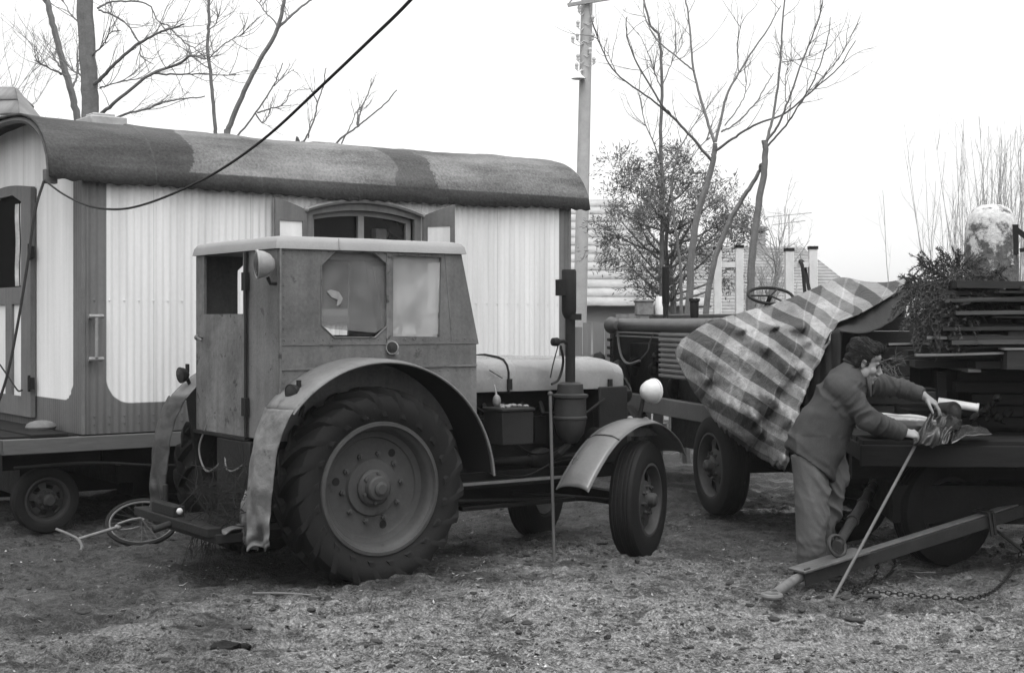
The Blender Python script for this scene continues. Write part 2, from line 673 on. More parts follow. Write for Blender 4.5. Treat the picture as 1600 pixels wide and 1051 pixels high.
# thin straw and a pale stick on the mud
def stick(name, label, p0, p1, r, mat, bend=.01):
    p0, p1 = V(p0), V(p1)
    mid = (p0 + p1) / 2 + V((0, bend, bend * .3))
    mb = MB().tube(smooth_path([p0, mid, p1], 5), [r, r * 1.05, r * .8], 7)
    return tag(mb.build(name, mat), label, 'stick')
a = gr(395, 931); b = gr(487, 934)
stick('stick', 'thin straight pale stick lying on mud in front of the big rear wheel', a + V((0, 0, .02)), b + V((0, 0, .02)), .007, K['paleplank'])
a = gr(330, 1010); b = gr(373, 1012)
mb = MB().ball((a + b) / 2, (.085, .05, .03), 20, 12).ball((a + b) / 2 + V((.1, .03, -.005)), (.04, .04, .02), 12, 8)
mb.v = [tuple(V(p) + V((nz(p, 18) * .025, nz(p, 18, 3) * .025, nz(p, 25, 5) * .016))) for p in mb.v]
tag(mb.build('mud_lump', K['oily']), 'black lump of trodden mud lying alone near the front edge', 'lump')
# ---------------------------------------------------------------- living wagon
WA = V((-3.42, 11.3, 0))
WROT = math.radians(36.4)
wag = thing('living_wagon', 'pale corrugated living wagon with dark barrel roof behind the tractor', 'wagon', WA, WROT)
WL, WW, WZ0, WZ1 = 4.97, 3.0, .79, 2.86


def roofz(s, k=0.0):                      # barrel profile across the wagon
    u = min(1.0, abs(1 - s / (WW / 2)))
    return WZ1 + k + .57 * math.sqrt(max(0.0, 1 - u ** 3.6))


def wpaint(name, u0, u1, z0, r, endwall=False):
    m = Mat(name)
    x, y, z = m.xyz()
    u = (y if endwall else x)
    # white field with a rounded lower corner, dark border
    du = ((u - (u0 + u1) / 2).abs() - ((u1 - u0) / 2 - r)).mx(0.0)
    dz = (z * -1 + (z0 + r)).mx(0.0)
    d = (du * du + dz * dz).pw(.5)
    white = (d * -1 + r).step(-.004, .004)
    st = m.noise(9, 4, .6, (1, 1, .05), 2.0)
    st2 = m.noise(2.2, 3, .6, (1, 1, .12), 7.0)
    gr_ = m.noise(30, 4, .6)
    bl = m.noise(2, 4)
    wv = ((st - .5) * .55 + (st2 - .5) * .5 + (gr_ - .5) * .12 + 1.0) * .58
    sp = m.noise(26, 3, .6, off=4).step(.76, .78)
    wv = sp.mix(wv, .2)
    dv = ((st - .5) * .8 + (bl - .5) * .7 + (gr_ - .5) * .3 + 1.0) * .115
    jt = ((u / .868 + .31).fr() - .5).abs().step(.494, .498)
    wv = wv * (jt * -.3 + 1.0)
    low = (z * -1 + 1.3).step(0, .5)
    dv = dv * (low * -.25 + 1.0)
    return m.out(white.mix(dv, wv.mn(.78)), .55, gr_, .001)


# long wall: real corrugations, window opening left free
WIN = (2.04, 3.13, 1.72, 2.66)            # window opening u0,u1,z0, spring of the arch
PIT, AMP = .062, .006
def side_wall():
    mb = MB()
    nu = int(WL / PIT * 8)
    zs = [WZ0, 1.05, 1.4, WIN[2], 1.95, 2.2, 2.4, 2.55, 2.62, 2.66, 2.70, 2.73, 2.76, WZ1 + .03]
    for z in zs:
        for i in range(nu + 1):
            u = WL * i / nu
            mb.v.append((u, AMP * math.sin(2 * PI * u / PIT), z))
    for j in range(len(zs) - 1):
        zc = (zs[j] + zs[j + 1]) / 2
        for i in range(nu):
            u = WL * (i + .5) / nu
            q = (u - 2.585) / .55
            if abs(q) < 1 and WIN[2] < zc < 2.655 + .075 * (1 - q * q):
                continue
            a = j * (nu + 1) + i
            mb.f.append((a, a + 1, a + nu + 2, a + nu + 1))
    for row in (.87, .93, 1.86):                             # rivets
        for k in range(int(WL / .124)):
            u = .1 + k * .124
            if row > 1.5 and WIN[0] - .1 < u < WIN[1] + .1:
                continue
            mb.lathe([(.008, 0), (.006, .004), (0, .006)], (u, -.004 + AMP * math.sin(2 * PI * u / PIT), row), (0, -1, 0), 6)
    return mb


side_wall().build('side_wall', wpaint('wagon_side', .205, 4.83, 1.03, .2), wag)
mb = MB()
def endpt(i, j, nu=300, nv=12):
    s = WW * i
    ztop = roofz(max(.004, min(WW - .004, s)), -.02)
    return V((.003 + .004 * math.sin(2 * PI * s / .05), s, WZ0 + (ztop - WZ0) * j))
mb.grid(480, 12, lambda a, b: endpt(a, b))
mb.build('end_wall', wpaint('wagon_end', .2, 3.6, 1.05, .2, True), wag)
K['wtrim'] = M('wagon_trim', .11, .6, .25, 4, .15, 30, .003, streak=.3)
K['wwhite'] = M('wagon_white', .62, .6, .1, 4, .06, 30, .002, streak=.15)
# the two walls we cannot see: plain
mb = MB().box((WL - .02, .01, WZ0), (WL - .004, WW, WZ1 + .02)).box((.02, WW - .02, WZ0), (WL, WW - .004, WZ1 + .02))
mb.build('back_wall', K['wwhite'], wag)
# far gable under the roof
mb = MB().panel([[(0, WZ1)] + [(s, roofz(s, -.02)) for s in np.linspace(.02, WW - .02, 24)] + [(WW, WZ1)]], lambda u, v, w_: V((WL - .004 + w_, u, v)), .01)
mb.build('gable', K['wwhite'], wag)
MB().box((WL - .03, -.016, WZ0), (WL + .004, .014, WZ1)).build('corner_strip', K['wtrim'], wag, bevel=.004)
mb = MB().box((-.004, -.015, WZ0), (.028, .012, WZ1 + .0))
mb.build('corner_strip', K['wtrim'], wag, bevel=.004)

# roof: barrel of tar paper, lapped strips, ragged lower edge
def roof_fn(a, b):
    u = -.28 + (WL + .28 + .2) * a
    th = b * 2 - 1                                       # -1 .. 1 across
    s = WW / 2 * (1 + math.copysign(abs(th) ** .62, th) * 1.03)
    uu = min(1.0, abs(th) ** .62)
    z = WZ1 + .57 * math.sqrt(max(0, 1 - uu ** 3.6)) - .02
    edge = max(0, abs(th) - .93) / .07
    z -= edge * .035 + edge * .007 * math.sin(u * 2 * PI / .124) + edge * .012 * noise.noise(V((u * 3, 5, th)))
    out = edge * (.03 + .004 * math.sin(u * 2 * PI / .124))
    s += math.copysign(out, th)
    lap = (u * 1.0 + .35) % .95
    z += .012 * max(0, 1 - lap / .25) + .012 * fbm(u, s, 1.2, 3, 3.0) + .004 * fbm(u, s, 7, 2)
    z -= .03 * math.sin(PI * max(0, min(1, a)))          # slight sag along the ridge
    return V((u, s, z))
mb = MB().grid(260, 90, roof_fn)
m = Mat('tar_paper')
x, y, z = m.xyz()
st = m.noise(3.0, 5, .6, (.25, 1, 1.4))
gr_ = m.noise(45, 5, .7)
bl = m.noise(1.1, 4, off=3)
wob = m.noise(2.5, 3)
first = (x + (wob - .5) * .22 + (gr_ - .5) * .06 + (z - 2.9) * -.3).step(.88, .90)          # newer dark felt over the first metre
p2 = (x + (wob - .5) * .3).step(-.02, .02) * ((x + (wob - .5) * .3) * -1 + .5).step(-.02, .02)
val = first.mix((st - .5) * .03 + .036, (bl.step(.36, .64)) * .06 + .075)
patch = ((x + (wob - .5) * .4 + (gr_ - .5) * .10 - 3.15).abs() * -1 + .22).step(-.006, .006)
val = patch.mix(val, .05)
seam = ((x / .95 + .37).fr() - .5).abs().step(.490, .497) * .012
edge_ = (z * -1 + 2.93).step(0, .012)                    # darker band along the eaves
val = edge_.mix(val, .034)
val = (val + seam) * ((st - .5) * 2.8 + (gr_ - .5) * 2.4 + 1.0)
tar = m.out(val.mx(.01), .85, gr_ + st * .5, .01)
mb.build('roof', tar, wag, ang=70, solid=.018)
# rim board of the roof over the end
rim = []
for i in range(41):
    th = -1 + 2 * i / 40
    s = WW / 2 * (1 + math.copysign(abs(th) ** .62, th) * 1.0)
    z = WZ1 + .57 * math.sqrt(max(0, 1 - min(1.0, abs(th) ** .62) ** 3.6)) - .055
    rim.append(V((-.245, s, z)))
MB().tube(rim, .028, 6).build('rim_board', K['wood'], wag)
MB().box((-.3, -.03, WZ1 - .09), (-.2, .03, WZ1 + .02)).build('cable_bracket', K['wood'], wag, bevel=.005)
# flat light flashing on the ridge
mb = MB()
z0 = roofz(1.0) - .0
mb.box((.30, .62, z0 - .07), (.62, 1.0, z0 + .006))
mb.box((.36, .74, z0 + .0), (.56, .92, z0 + .045))
mb.build('roof_vent', M('zinc', .3, .4, .3, 8), wag, bevel=.01)

# window with arched frame, shutters folded back
wf = MB()
AX, AZ = 2.585, 2.655
def arch(x, hw, rise): return AZ + rise * (1 - ((x - AX) / hw) ** 2)
n = 18
outer = [(AX - .60 + 1.2 * i / n, arch(AX - .60 + 1.2 * i / n, .60, .10)) for i in range(n + 1)]
inner = [(AX - .53 + 1.06 * i / n, arch(AX - .53 + 1.06 * i / n, .53, .06) - .03) for i in range(n + 1)]
wf.panel([[(AX - .60, WIN[2] - .05)] + outer + [(AX + .60, WIN[2] - .05)], [(AX - .53, WIN[2] + .02)] + inner + [(AX + .53, WIN[2] + .02)]], lambda u, v, w_: V((u, -.022 + .06 * 0 + w_, v)), .035)
win = wf.build('window', K['wtrim'], wag, bevel=.004)
hood = MB()
hood.tube([V((p[0], -.045, p[1] + .015)) for p in outer], .022, 6)
hood.ball((AX - .61, -.05, AZ + .01), .028, 8, 6)
hood.ball((AX + .61, -.05, AZ + .01), .024, 8, 6)
hood.build('arched_moulding', M('trim_worn', .19, .6, .3, 6), win)
sash = MB()
sash.panel([[(AX - .53, WIN[2] + .02)] + inner + [(AX + .53, WIN[2] + .02)],
            [(AX - .48, WIN[2] + .08)] + [(AX - .48 + .45 * i / 8, arch(AX - .48 + .45 * i / 8, .53, .06) - .075) for i in range(9)] + [(AX - .03, WIN[2] + .08)],
            [(AX + .03, WIN[2] + .08)] + [(AX + .03 + .45 * i / 8, arch(AX + .03 + .45 * i / 8, .53, .06) - .075) for i in range(9)] + [(AX + .48, WIN[2] + .08)]],
           lambda u, v, w_: V((u, .045 + w_, v)), .03)
sash.build('sash', M('sash_paint', .2, .6, .25, 6), win, bevel=.003)
MB().grid(2, 2, lambda a, b: V((AX - .53 + 1.06 * a, .085, WIN[2] + 1.0 * b))).build('pane', glass('window_glass', .02, .06, .55, .2), win)
MB().box((AX - .6, .5, WIN[2] - .1), (AX + .6, .52, 2.8)).build('curtain', M('dark_curtain', .012, .9, .4, 3, stretch=(4, 1, .3)), win)
jar = MB().box((AX + .2, .11, 2.35), (AX + .31, .2, 2.54)).ball((AX + .33, .15, 2.5), (.03, .02, .04), 8, 6)
jar.build('mug', K['lampgrey'], win, bevel=.01)
MB().panel([[(AX + .22, 2.70), (AX + .3, 2.71), (AX + .5, 2.5), (AX + .48, 2.42), (AX + .34, 2.5)]], lambda u, v, w_: V((u, .09 + w_, v)), .008).build('curtain', K['canvas'], win)


def shutter(xh, sgn, ang):
    """leaf hinged at xh, opened outwards"""
    c, s_ = math.cos(ang), math.sin(ang)
    def fn(u, v, w_):
        return V((xh + sgn * (u * c) , -.03 - u * s_ - w_, v))
    W_ = .33
    top = lambda u: AZ + .02 + .10 * (u / W_) ** .8 * (1 if sgn < 0 else 1) - .02
    n_ = 8
    ou = [(0, WIN[2])] + [(W_ * i / n_, top(W_ * i / n_)) for i in range(n_ + 1)] + [(W_, WIN[2])]
    fr_ = MB().panel([ou, [(.045, WIN[2] + .05), (.045, 2.3), (W_ - .045, 2.3), (W_ - .045, WIN[2] + .05)], [(.045, 2.37), (.045, 2.56), (W_ - .045, 2.56), (W_ - .045, 2.37)]], fn, .028)
    sh = fr_.build('shutter', K['wtrim'], wag, bevel=.003)
    MB().panel([[(.045, WIN[2] + .05), (.045, 2.3), (W_ - .045, 2.3), (W_ - .045, WIN[2] + .05)]], lambda u, v, w_: fn(u, v, w_ + .009), .008).build('shutter_panel', K['wwhite'], sh)
    MB().panel([[(.045, 2.37), (.045, 2.56), (W_ - .045, 2.56), (W_ - .045, 2.37)]], lambda u, v, w_: fn(u, v, w_ + .009), .008).build('shutter_panel', K['wwhite'], sh)
    return sh
shutter(AX - .605, -1, math.radians(8))
shutter(AX + .605, 1, math.radians(62))

# grab rail beside the corner
gr_ = MB().tube([(.10, -.06, 1.72), (.10, -.06, 1.40)], .014, 10)
for z in (1.73, 1.39):
    gr_.tube([(.04, -.05, z), (.16, -.05, z)], .017, 8).tube([(.07, -.05, z), (.07, .0, z)], .012, 6)
gr_.build('grab_rail', M('worn_rail', .2, .4, .3, 20), wag)

# door in the end wall
def ew(y, z, d=0.0): return V((-.012 - d, y, z))
dr = MB()
oa = [(1.10, .87), (1.10, 2.84)] + [(1.10 + 1.4 * i / 10, 2.84 + .05 * math.sin(PI * i / 10)) for i in range(1, 10)] + [(2.50, 2.84), (2.50, .87)]
win_ = [(1.36, 1.99), (1.36, 2.73), (1.6, 2.80), (2.0, 2.80), (2.25, 2.74), (2.25, 1.99)]
dp = [[(a_, 1.04), (a_, 1.84), (b_, 1.84), (b_, 1.04)] for a_, b_ in ((1.36, 1.62), (1.80, 2.08), (2.2, 2.4))]
dr.panel([oa, win_] + dp, lambda u, v, w_: ew(u, v, w_), .04)
door = dr.build('door', K['wtrim'], wag, bevel=.004)
MB().grid(2, 2, lambda a, b: ew(1.35 + .92 * a, 1.98 + .84 * b, .012)).build('pane', M('interior_shade', .008, .9, .2, 3, spec=.02), door)  # near-black sheet, the darkness of the unlit interior is its colour
MB().grid(10, 14, lambda a, b: ew(1.36 + .22 * a + .012 * math.sin(b * 9), 2.0 + .72 * b, .018 + .008 * math.sin(a * 9))).build('curtain', M('lace_curtain', .4, .9, .6, 9), door)
for k, lp in enumerate(dp):
    MB().panel([lp], lambda u, v, w_: ew(u, v, w_ + .008), .01).build('door_panel', K['wwhite'], door)
for z in (2.28, 1.16):
    hg = MB().box((-.075, 1.06, z - .05), (-.03, 1.11, z + .05)).tube([(-.07, 1.085, z - .07), (-.07, 1.085, z + .07)], .012, 8)
    hg.build('hinge', K['dark'], door)

# floor frame, porch and running gear
MB().box((-.62, -.03, .66), (WL + .05, .05, .778)).box((-.62, WW - .05, .66), (WL + .05, WW + .03, .778)).box((-.62, -.028, .665), (-.54, WW, .776)).build('floor_frame', M('sill_wood', .075, .8, .3, 3, .25, 30, .005, stretch=(.2, 1, 1)), wag, bevel=.006)
MB().box((-.60, .06, .74), (-.005, WW - .06, .795)).box((0, .06, .70), (WL, WW - .06, .76)).box((-.4, .0, .78), (-.1, 1.0, .81)).build('porch_floor', K['darkwood'], wag, bevel=.006)
sk = MB().ball((-.16, .5, .83), (.13, .1, .055), 12, 8)
sk.build('rag', M('porch_rag', .12, .9, .4, 10), wag)
MB().box((.3, .35, .42), (WL, .5, .66)).box((.3, WW - .5, .42), (WL, WW - .35, .66)).box((-.5, .4, .5), (.3, .5, .64)).box((.4, .3, .35), (.6, WW - .3, .5)).build('under_frame', K['oily'], wag)
MB().box((-.5, 2.62, .02), (4.9, 2.68, .66)).build('light_blocker', K['oily'], wag)  # added board that blocks light from the far side under the wagon
MB().box((.9, 1.2, .12), (WL - .2, 1.6, .6)).build('tool_locker', K['oily'], wag)


def road_wheel(par, c, ax, R, rimR, wd, name='wheel', lugs=12, holes=6, dish=.05, tyre=None, rimm=None):
    """truck wheel: tyre, slotted disc, hub; ax points to the outer face"""
    ax = V(ax).normalized()
    h = wd / 2
    prof = [(rimR, -h * .7), (rimR + .02, -h * .95), (rimR + (R - rimR) * .55, -h * 1.02), (R * .965, -h * .86), (R * .992, -h * .7)]
    for q in (-.5, -.2, .2, .5):                          # circumferential ribs
        prof += [(R, h * (q - .09)), (R * .985, h * (q - .04)), (R * .985, h * (q + .04)), (R, h * (q + .09))]
    prof += [(R * .992, h * .7), (R * .965, h * .86), (rimR + (R - rimR) * .55, h * 1.02), (rimR + .035, h * .98), (rimR + .02, h * .93), (rimR, h * .7)]
    t = MB().lathe(prof, c, ax, 56).build(name, tyre or K['tyre'], par)
    rm = MB()
    zo = h * .32
    rm.lathe([(rimR + .012, h * .80), (rimR + .018, h * .94), (rimR, h * .95), (rimR - .012, h * .8), (rimR - .02, h * .2), (rimR - .045, zo + h * .12 - dish * .3)], c, ax, 48)
    rm.lathe([(rimR - .005, -h * .8), (rimR - .02, -h * .2), (rimR - .045, zo + h * .12 - dish * .3)], c, ax, 48)
    a = ax.cross(V((0, 0, 1))).normalized()
    b = ax.cross(a)
    r0, r1, r2, r3 = rimR * .28, rimR * .55, rimR * .82, rimR - .044
    rr = [(r0, zo + h * .1 + dish * .6), (r0 + .03, zo + h * .1 + dish * .5), (r1, zo + h * .1 + dish * .1), (r2, zo + h * .1 - dish * .1), (r3, zo + h * .12 - dish * .3)]
    ns = 48
    vs = []
    for (r, z) in rr:
        for k in range(ns):
            th = 2 * PI * k / ns
            vs.append(V(c) + (a * math.cos(th) + b * math.sin(th)) * r + ax * z)
    fs = []
    for i in range(len(rr) - 1):
        for k in range(ns):
            if i == 2 and (k % (ns // holes)) < (ns // holes) * .45:
                continue
            l = (k + 1) % ns
            fs.append((i * ns + k, (i + 1) * ns + k, (i + 1) * ns + l, i * ns + l))
    rm.add(vs, fs)
    ro = rm.build('rim', rimm or K['rim'], t)
    hb = MB().lathe([(rimR * .3, zo + h * .1 + dish * .55), (rimR * .28, zo + h * .1 + dish * .8), (.055, zo + h * .1 + dish), (.05, zo + h * .1 + dish * 1.9), (.035, zo + h * .1 + dish * 2.2), (0, zo + h * .1 + dish * 2.25)], c, ax, 20)
    for k in range(8):
        th = 2 * PI * k / 8 + .2
        p = V(c) + (a * math.cos(th) + b * math.sin(th)) * rimR * .4 + ax * (zo + h * .1 + dish * .3)
        hb.lathe([(.016, 0), (.016, .028), (.007, .03), (.007, .042), (0, .042)], p, ax, 6)
    hb.build('hub', rimm or K['rim'], t)
    return t


for xx in (.33 + .0, 3.9):
    for yy, sg in ((.28, -1), (WW - .28, 1)):
        road_wheel(wag, (xx if xx > 1 else -.2, yy, .265), (0, sg, 0), .262, .165, .15, rimm=M('wagon_rim', .035, .5, .3, 8))
for xx in (-.2, 3.9):
    MB().tube([(xx, .3, .265), (xx, WW - .3, .265)], .04, 8).box((xx - .1, .6, .27), (xx + .1, 2.4, .5)).build('axle', K['oily'], wag)
# sagging brake hose under the sill
MB().tube(smooth_path([(-.5, .1, .55), (.1, .05, .56), (.7, .05, .50), (1.2, .1, .50)], 5), .012, 6).build('hose', K['cable'], wag)
# small wire by the door
MB().tube(smooth_path([(-.07, 1.9, 1.3), (-.1, 1.55, 1.2), (-.09, 1.4, 1.12), (-.1, 1.27, 1.09), (-.1, 1.18, 1.10)], 5), .008, 6).build('hook', K['cable'], wag)

# ---------------------------------------------------------------- cables hung from the wagon corner
Mw = Matrix.Translation(WA) @ Matrix.Rotation(WROT, 4, 'Z')
c0 = Mw @ V((-.3, -.02, WZ1 - .07))
def px_of(v): return (800 + v.x / v.y * F, HY - (v.z - H) / v.y * F)
pth = [c0]
for px, py, Y in ((100, 304, 10.85), (140, 322, 10.5), (185, 327, 10.15), (230, 318, 9.85), (290, 294, 9.4), (350, 262, 9.0), (420, 211, 8.5), (500, 137, 7.95), (580, 61, 7.4), (640, 2, 7.0), (720, -90, 6.4), (820, -230, 5.7)):
    pth.append(pt(px, py, Y))
tag(MB().tube(smooth_path(pth, 6), [.0075, .0085, .0092], 8).build('cable', K['cable']), 'thick black cable sagging from the wagon eave and rising across the sky', 'cable')
pth = [c0 + V((0, -.02, -.01)), pt(55, 330, 11.0), pt(42, 420, 10.95), pt(27, 510, 10.9), pt(8, 598, 10.85), pt(-30, 700, 10.8)]
tag(MB().tube(smooth_path(pth, 5), .011, 6).build('cable', K['cable']), 'thin black cable hanging down past the wagon door', 'cable')
# ---------------------------------------------------------------- big tractor
TROT = math.radians(35)
TA = V((math.cos(TROT), math.sin(TROT), 0))
TN = V((math.sin(TROT), -math.cos(TROT), 0))           # towards the camera: local -y
TP = V((-1.371, 9.856, 0))
tr = thing('tractor', 'heavy grey tractor with closed box cab and big lugged rear wheels', 'tractor', TP, TROT)
Mt = Matrix.Translation(TP) @ Matrix.Rotation(TROT, 4, 'Z')
Mti = Mt.inverted()
EYE = Mti @ V((0, 0, H))


def ly(px, py, y):                                       # measured point on the plane local y = const
    d = Mti.to_3x3() @ V(((px - 800) / F, 1, -(py - HY) / F))
    t = (y - EYE.y) / d.y
    return EYE + d * t


def lx(px, py, x):
    d = Mti.to_3x3() @ V(((px - 800) / F, 1, -(py - HY) / F))
    t = (x - EYE.x) / d.x
    return EYE + d * t


CN, CF, CR = -.62, .70, -.575                            # cab near side, far side, rear
def yp(px, py): p = ly(px, py, CN); return (p.x, p.z)
# ---- rear wheels
RC, RR = .622, .625
def rear_wheel(yc, sg):
    """sg -1: outer face towards the camera"""
    ax = V((0, sg, 0))
    c = V((0, yc, RC))
    h = .17
    prof = [(.40, -.12), (.43, -.135), (.50, -.17), (.555, -.172), (.592, -.155), (.607, -.10), (.612, 0), (.607, .10), (.592, .155), (.555, .172), (.50, .17), (.445, .142), (.425, .137), (.40, .12)]
    t = MB().lathe(prof, c, ax, 80).build('rear_wheel', K['tyre'], tr)
    lg = MB()
    n = 21
    for side in (-1, 1):
        for k in range(n):
            th0 = 2 * PI * (k + (.5 if side > 0 else 0)) / n
            sect = []
            for q in (0.0, .25, .5, .75, .9, 1.0, 1.12, 1.3, 1.5, 1.65):
                zz = side * (min(q, 1.0) * .165 - .012)
                th = th0 - .25 * q
                rb = float(np.interp(min(q, 1), [0, .6, .9, 1], [.612, .608, .592, .575])) - max(0, q - 1) * .17
                hh = .038 if q <= 1 else .034 - (q - 1) * .050
                if q > 1:
                    zz += side * .006
                sect.append((th, zz, rb, hh, q))
            vs, fs = [], []
            for (th, zz, rb, hh, q_) in sect:
                for dt, up in ((-.058, 0), (-.034, 1), (.034, 1), (.058, 0)):
                    r = rb + (hh if up else -.006)
                    a2 = th + dt
                    out = side * (.0 if rb > .59 else (.016 if q_ < 1.4 else .010) * up)
                    vs.append(c + V((math.cos(a2) * r, sg * (zz + out), math.sin(a2) * r)))
            m_ = len(sect)
            for i in range(m_ - 1):
                for j in range(3):
                    fs.append((i * 4 + j, i * 4 + j + 1, i * 4 + 5 + j, i * 4 + 4 + j))
            fs.append((0, 1, 2, 3))
            fs.append(((m_ - 1) * 4 + 3, (m_ - 1) * 4 + 2, (m_ - 1) * 4 + 1, (m_ - 1) * 4))
            lg.add(vs, fs)
    lg.build('tread_lugs', K['tyre'], t, ang=30, fixn=True)
    rm = MB()
    rm.lathe([(.425, .125), (.432, .14), (.425, .15), (.405, .152), (.398, .14), (.402, .13), (.385, .118), (.372, .09), (.362, .04), (.34, .03), (.325, .028), (.318, .015), (.30, .01), (.19, .015), (.185, .02), (.18, .035), (.10, .04)], c, ax, 64)
    rm.lathe([(.425, -.125), (.40, -.14), (.38, -.1), (.36, .04)], c, ax, 64)
    rm.build('rim', K['rim'], t, ang=30)
    hb = MB().lathe([(.12, .03), (.12, .06), (.105, .075), (.085, .08), (.08, .12), (.07, .13), (.045, .135), (.045, .15), (.03, .16), (0, .16)], c, ax, 24)
    for k in range(10):
        th = 2 * PI * k / 10 + .1
        p = c + V((math.cos(th) * .218, sg * .012, math.sin(th) * .218))
        hb.lathe([(.019, 0), (.019, .022), (.01, .024), (.01, .036), (0, .036)], p, ax, 6)
    for k in range(6):
        th = 2 * PI * k / 6 + .4
        p = c + V((math.cos(th) * .095, sg * .075, math.sin(th) * .095))
        hb.lathe([(.012, 0), (.012, .016), (0, .018)], p, ax, 6)
    hb.build('hub', K['rim'], t, ang=30)
    for th in (.95, 2.95, 5.05):
        hl = MB()
        p = c + V((math.cos(th) * .262, sg * .0135, math.sin(th) * .262))
        hl.lathe([(0, .0), (.027, 0.0)], p, ax, 16)
        hl.build('rim_hole', K['inside'], t)
    return t


rear_wheel(-.79, -1)
rear_wheel(.86, 1)
MB().tube([(0, -.7, RC), (0, .78, RC)], [.09, .12, .2, .2, .12, .09], 14).box((-.3, -.24, .42), (.5, .26, .86)).build('rear_axle', K['oily'], tr, bevel=.03)

# ---- cab: near side panel with two window openings
ztop = yp(560, 392)[1]
ftop, fmid, fbot = yp(721, 396), yp(748, 537), yp(745, 622)
rbot = yp(435, 690)
W1 = [yp(*p) for p in ((502, 414), (523, 393), (584, 394), (606, 414), (606, 508), (586, 527), (522, 527), (502, 508))]
W2 = [yp(*p) for p in ((611, 398), (690, 402), (687, 526), (611, 525))]
cabside = [(CR, rbot[1]), (CR, ztop), (ftop[0], ztop), (fmid[0], fmid[1]), (fmid[0] - .02, fmid[1] - .004), (fbot[0], .95), (.55, .95)]
cab = MB().panel([cabside, W1, W2], lambda u, v, w_: V((u, CN + w_, v)), .02).build('cab_side', K['cab'], tr)
MB().panel([cabside, W1, W2], lambda u, v, w_: V((u, CF - w_, v)), .02).build('cab_side', K['cab'], tr)
# beading, seams, rivets on the side
bd = MB()
b1 = yp(440, 577)
bd.bar((CR + .01, CN - .004, b1[1]), (fbot[0] - .002, CN - .004, b1[1]), .008, .012)
b2 = yp(440, 539)
bd.bar((CR + .01, CN - .002, b2[1]), (fbot[0] - .002, CN - .002, b2[1]), .005, .006)
xs2 = (W1[3][0] + W2[0][0]) / 2
bd.bar((xs2, CN - .003, b2[1]), (xs2, CN - .003, ztop - .005), .006, .05, (1, 0, 0))
bd.bar((CR + .012, CN - .006, rbot[1] + .01), (CR + .012, CN - .006, ztop), .03, .012, (1, 0, 0))
xf = yp(697, 450)[0]
bd.bar((xf + .05, CN - .002, b2[1]), (xf - .01, CN - .002, ztop), .004, .008, (1, 0, 0))
r_ = random.Random(5)
for k in range(22):
    u = CR + .05 + k * (fbot[0] - CR - .08) / 21
    for zz in (b1[1] - .03, b2[1] + .03):
        bd.lathe([(.006, 0), (.004, .003), (0, .004)], (u, CN, zz), (0, -1, 0), 6)
for k in range(26):
    bd.lathe([(.005, 0), (.0035, .003), (0, .004)], (CR + .05 + k * (ftop[0] - CR - .08) / 25, CN, ztop - .012), (0, -1, 0), 6)
for k in range(18):
    bd.lathe([(.005, 0), (.0035, .003), (0, .004)], (CR + .04, CN, rbot[1] + .03 + k * (ztop - rbot[1] - .06) / 17), (0, -1, 0), 6)
bd.build('cab_beading', K['cab_worn'], cab)
# octagon trim
MB().tube([V((p[0], CN - .004, p[1])) for p in W1], .0045, 6, closed=True).build('window_trim', K['cab_worn'], cab)
# panes
zc = [p[1] for p in W1]
pane_fn = lambda y: (lambda u, v, w_: V((u, y + w_, v)))
zs0 = yp(520, 516)[1]
for yy in (CN + .024,):
    W1b = [W1[7], W1[0], W1[1], W1[2], W1[3], W1[4], (W1[5][0] + .02, W1[5][1] + .03), (W1[6][0] - .01, W1[6][1] + .055)] if yy < 0 else W1
    MB().panel([W1b], pane_fn(yy), .003).build('side_pane', frosted('misted_glass', .24, .40, .17), tr)
    MB().panel([W2], pane_fn(yy + .005), .003).build('side_pane', frosted('frosted_glass', .34, .42, .42), tr)
tape = MB().panel([[yp(*p) for p in ((513, 455), (519, 452), (532, 456), (538, 466), (534, 475), (528, 478), (530, 468), (520, 464))]], lambda u, v, w_: V((u, CN + .018 + w_, v)), .002)
tape.build('pane_patch', M('tape', .2, .7, .4, 20), tr)

# ---- rear wall with door
zr0, zr1 = rbot[1], ztop
zr0f = lx(312, 672, CR).z
hole = [lx(*p, CR) for p in ((322, 393), (381, 393), (381, 491), (320, 490))]
hole = [(p.y, p.z) for p in hole]
ydoor = lx(388, 500, CR).y
MB().panel([[(CN + .021, zr0), (CN + .021, zr1), (ydoor, zr1), (ydoor, zr0)]], lambda u, v, w_: V((CR + w_, u, v)), .02).build('rear_wall', K['cab'], tr)
hy = [p[0] for p in hole]
hz_ = [p[1] for p in hole]
h0, h1, g0_, g1_ = min(hy), max(hy), (hz_[2] + hz_[3]) / 2, (hz_[0] + hz_[1]) / 2
d0, d1 = ydoor + .006, CF - .021
MB().box((CR - .006, d0, zr0), (CR + .014, d1, g0_)).box((CR - .006, d0, g1_), (CR + .014, d1, zr1)).box((CR - .006, d0, g0_), (CR + .014, h0, g1_)).box((CR - .006, h1, g0_), (CR + .014, d1, g1_)).build('rear_door', K['cab_worn'], tr)
bd = MB().bar((CR - .016, ydoor + .004, zr0), (CR - .016, ydoor + .004, zr1 - .01), .012, .03, (0, 1, 0))
bd.bar((CR - .012, ydoor, zr0 - .012), (CR - .012, CF, zr0 - .012), .03, .02)
for z in (zr0 + .2, zr1 - .2):
    bd.box((CR - .035, ydoor - .03, z - .06), (CR - .008, ydoor + .035, z + .06))
bd.build('door_hinge', K['dark'], tr)
p = lx(318, 527, CR)
MB().tube([p, p + V((-.05, 0, 0)), p + V((-.055, -.1, -.02))], .01, 8).ball(p + V((-.05, 0, 0)), .02, 8, 6).build('door_handle', K['rod'], tr)
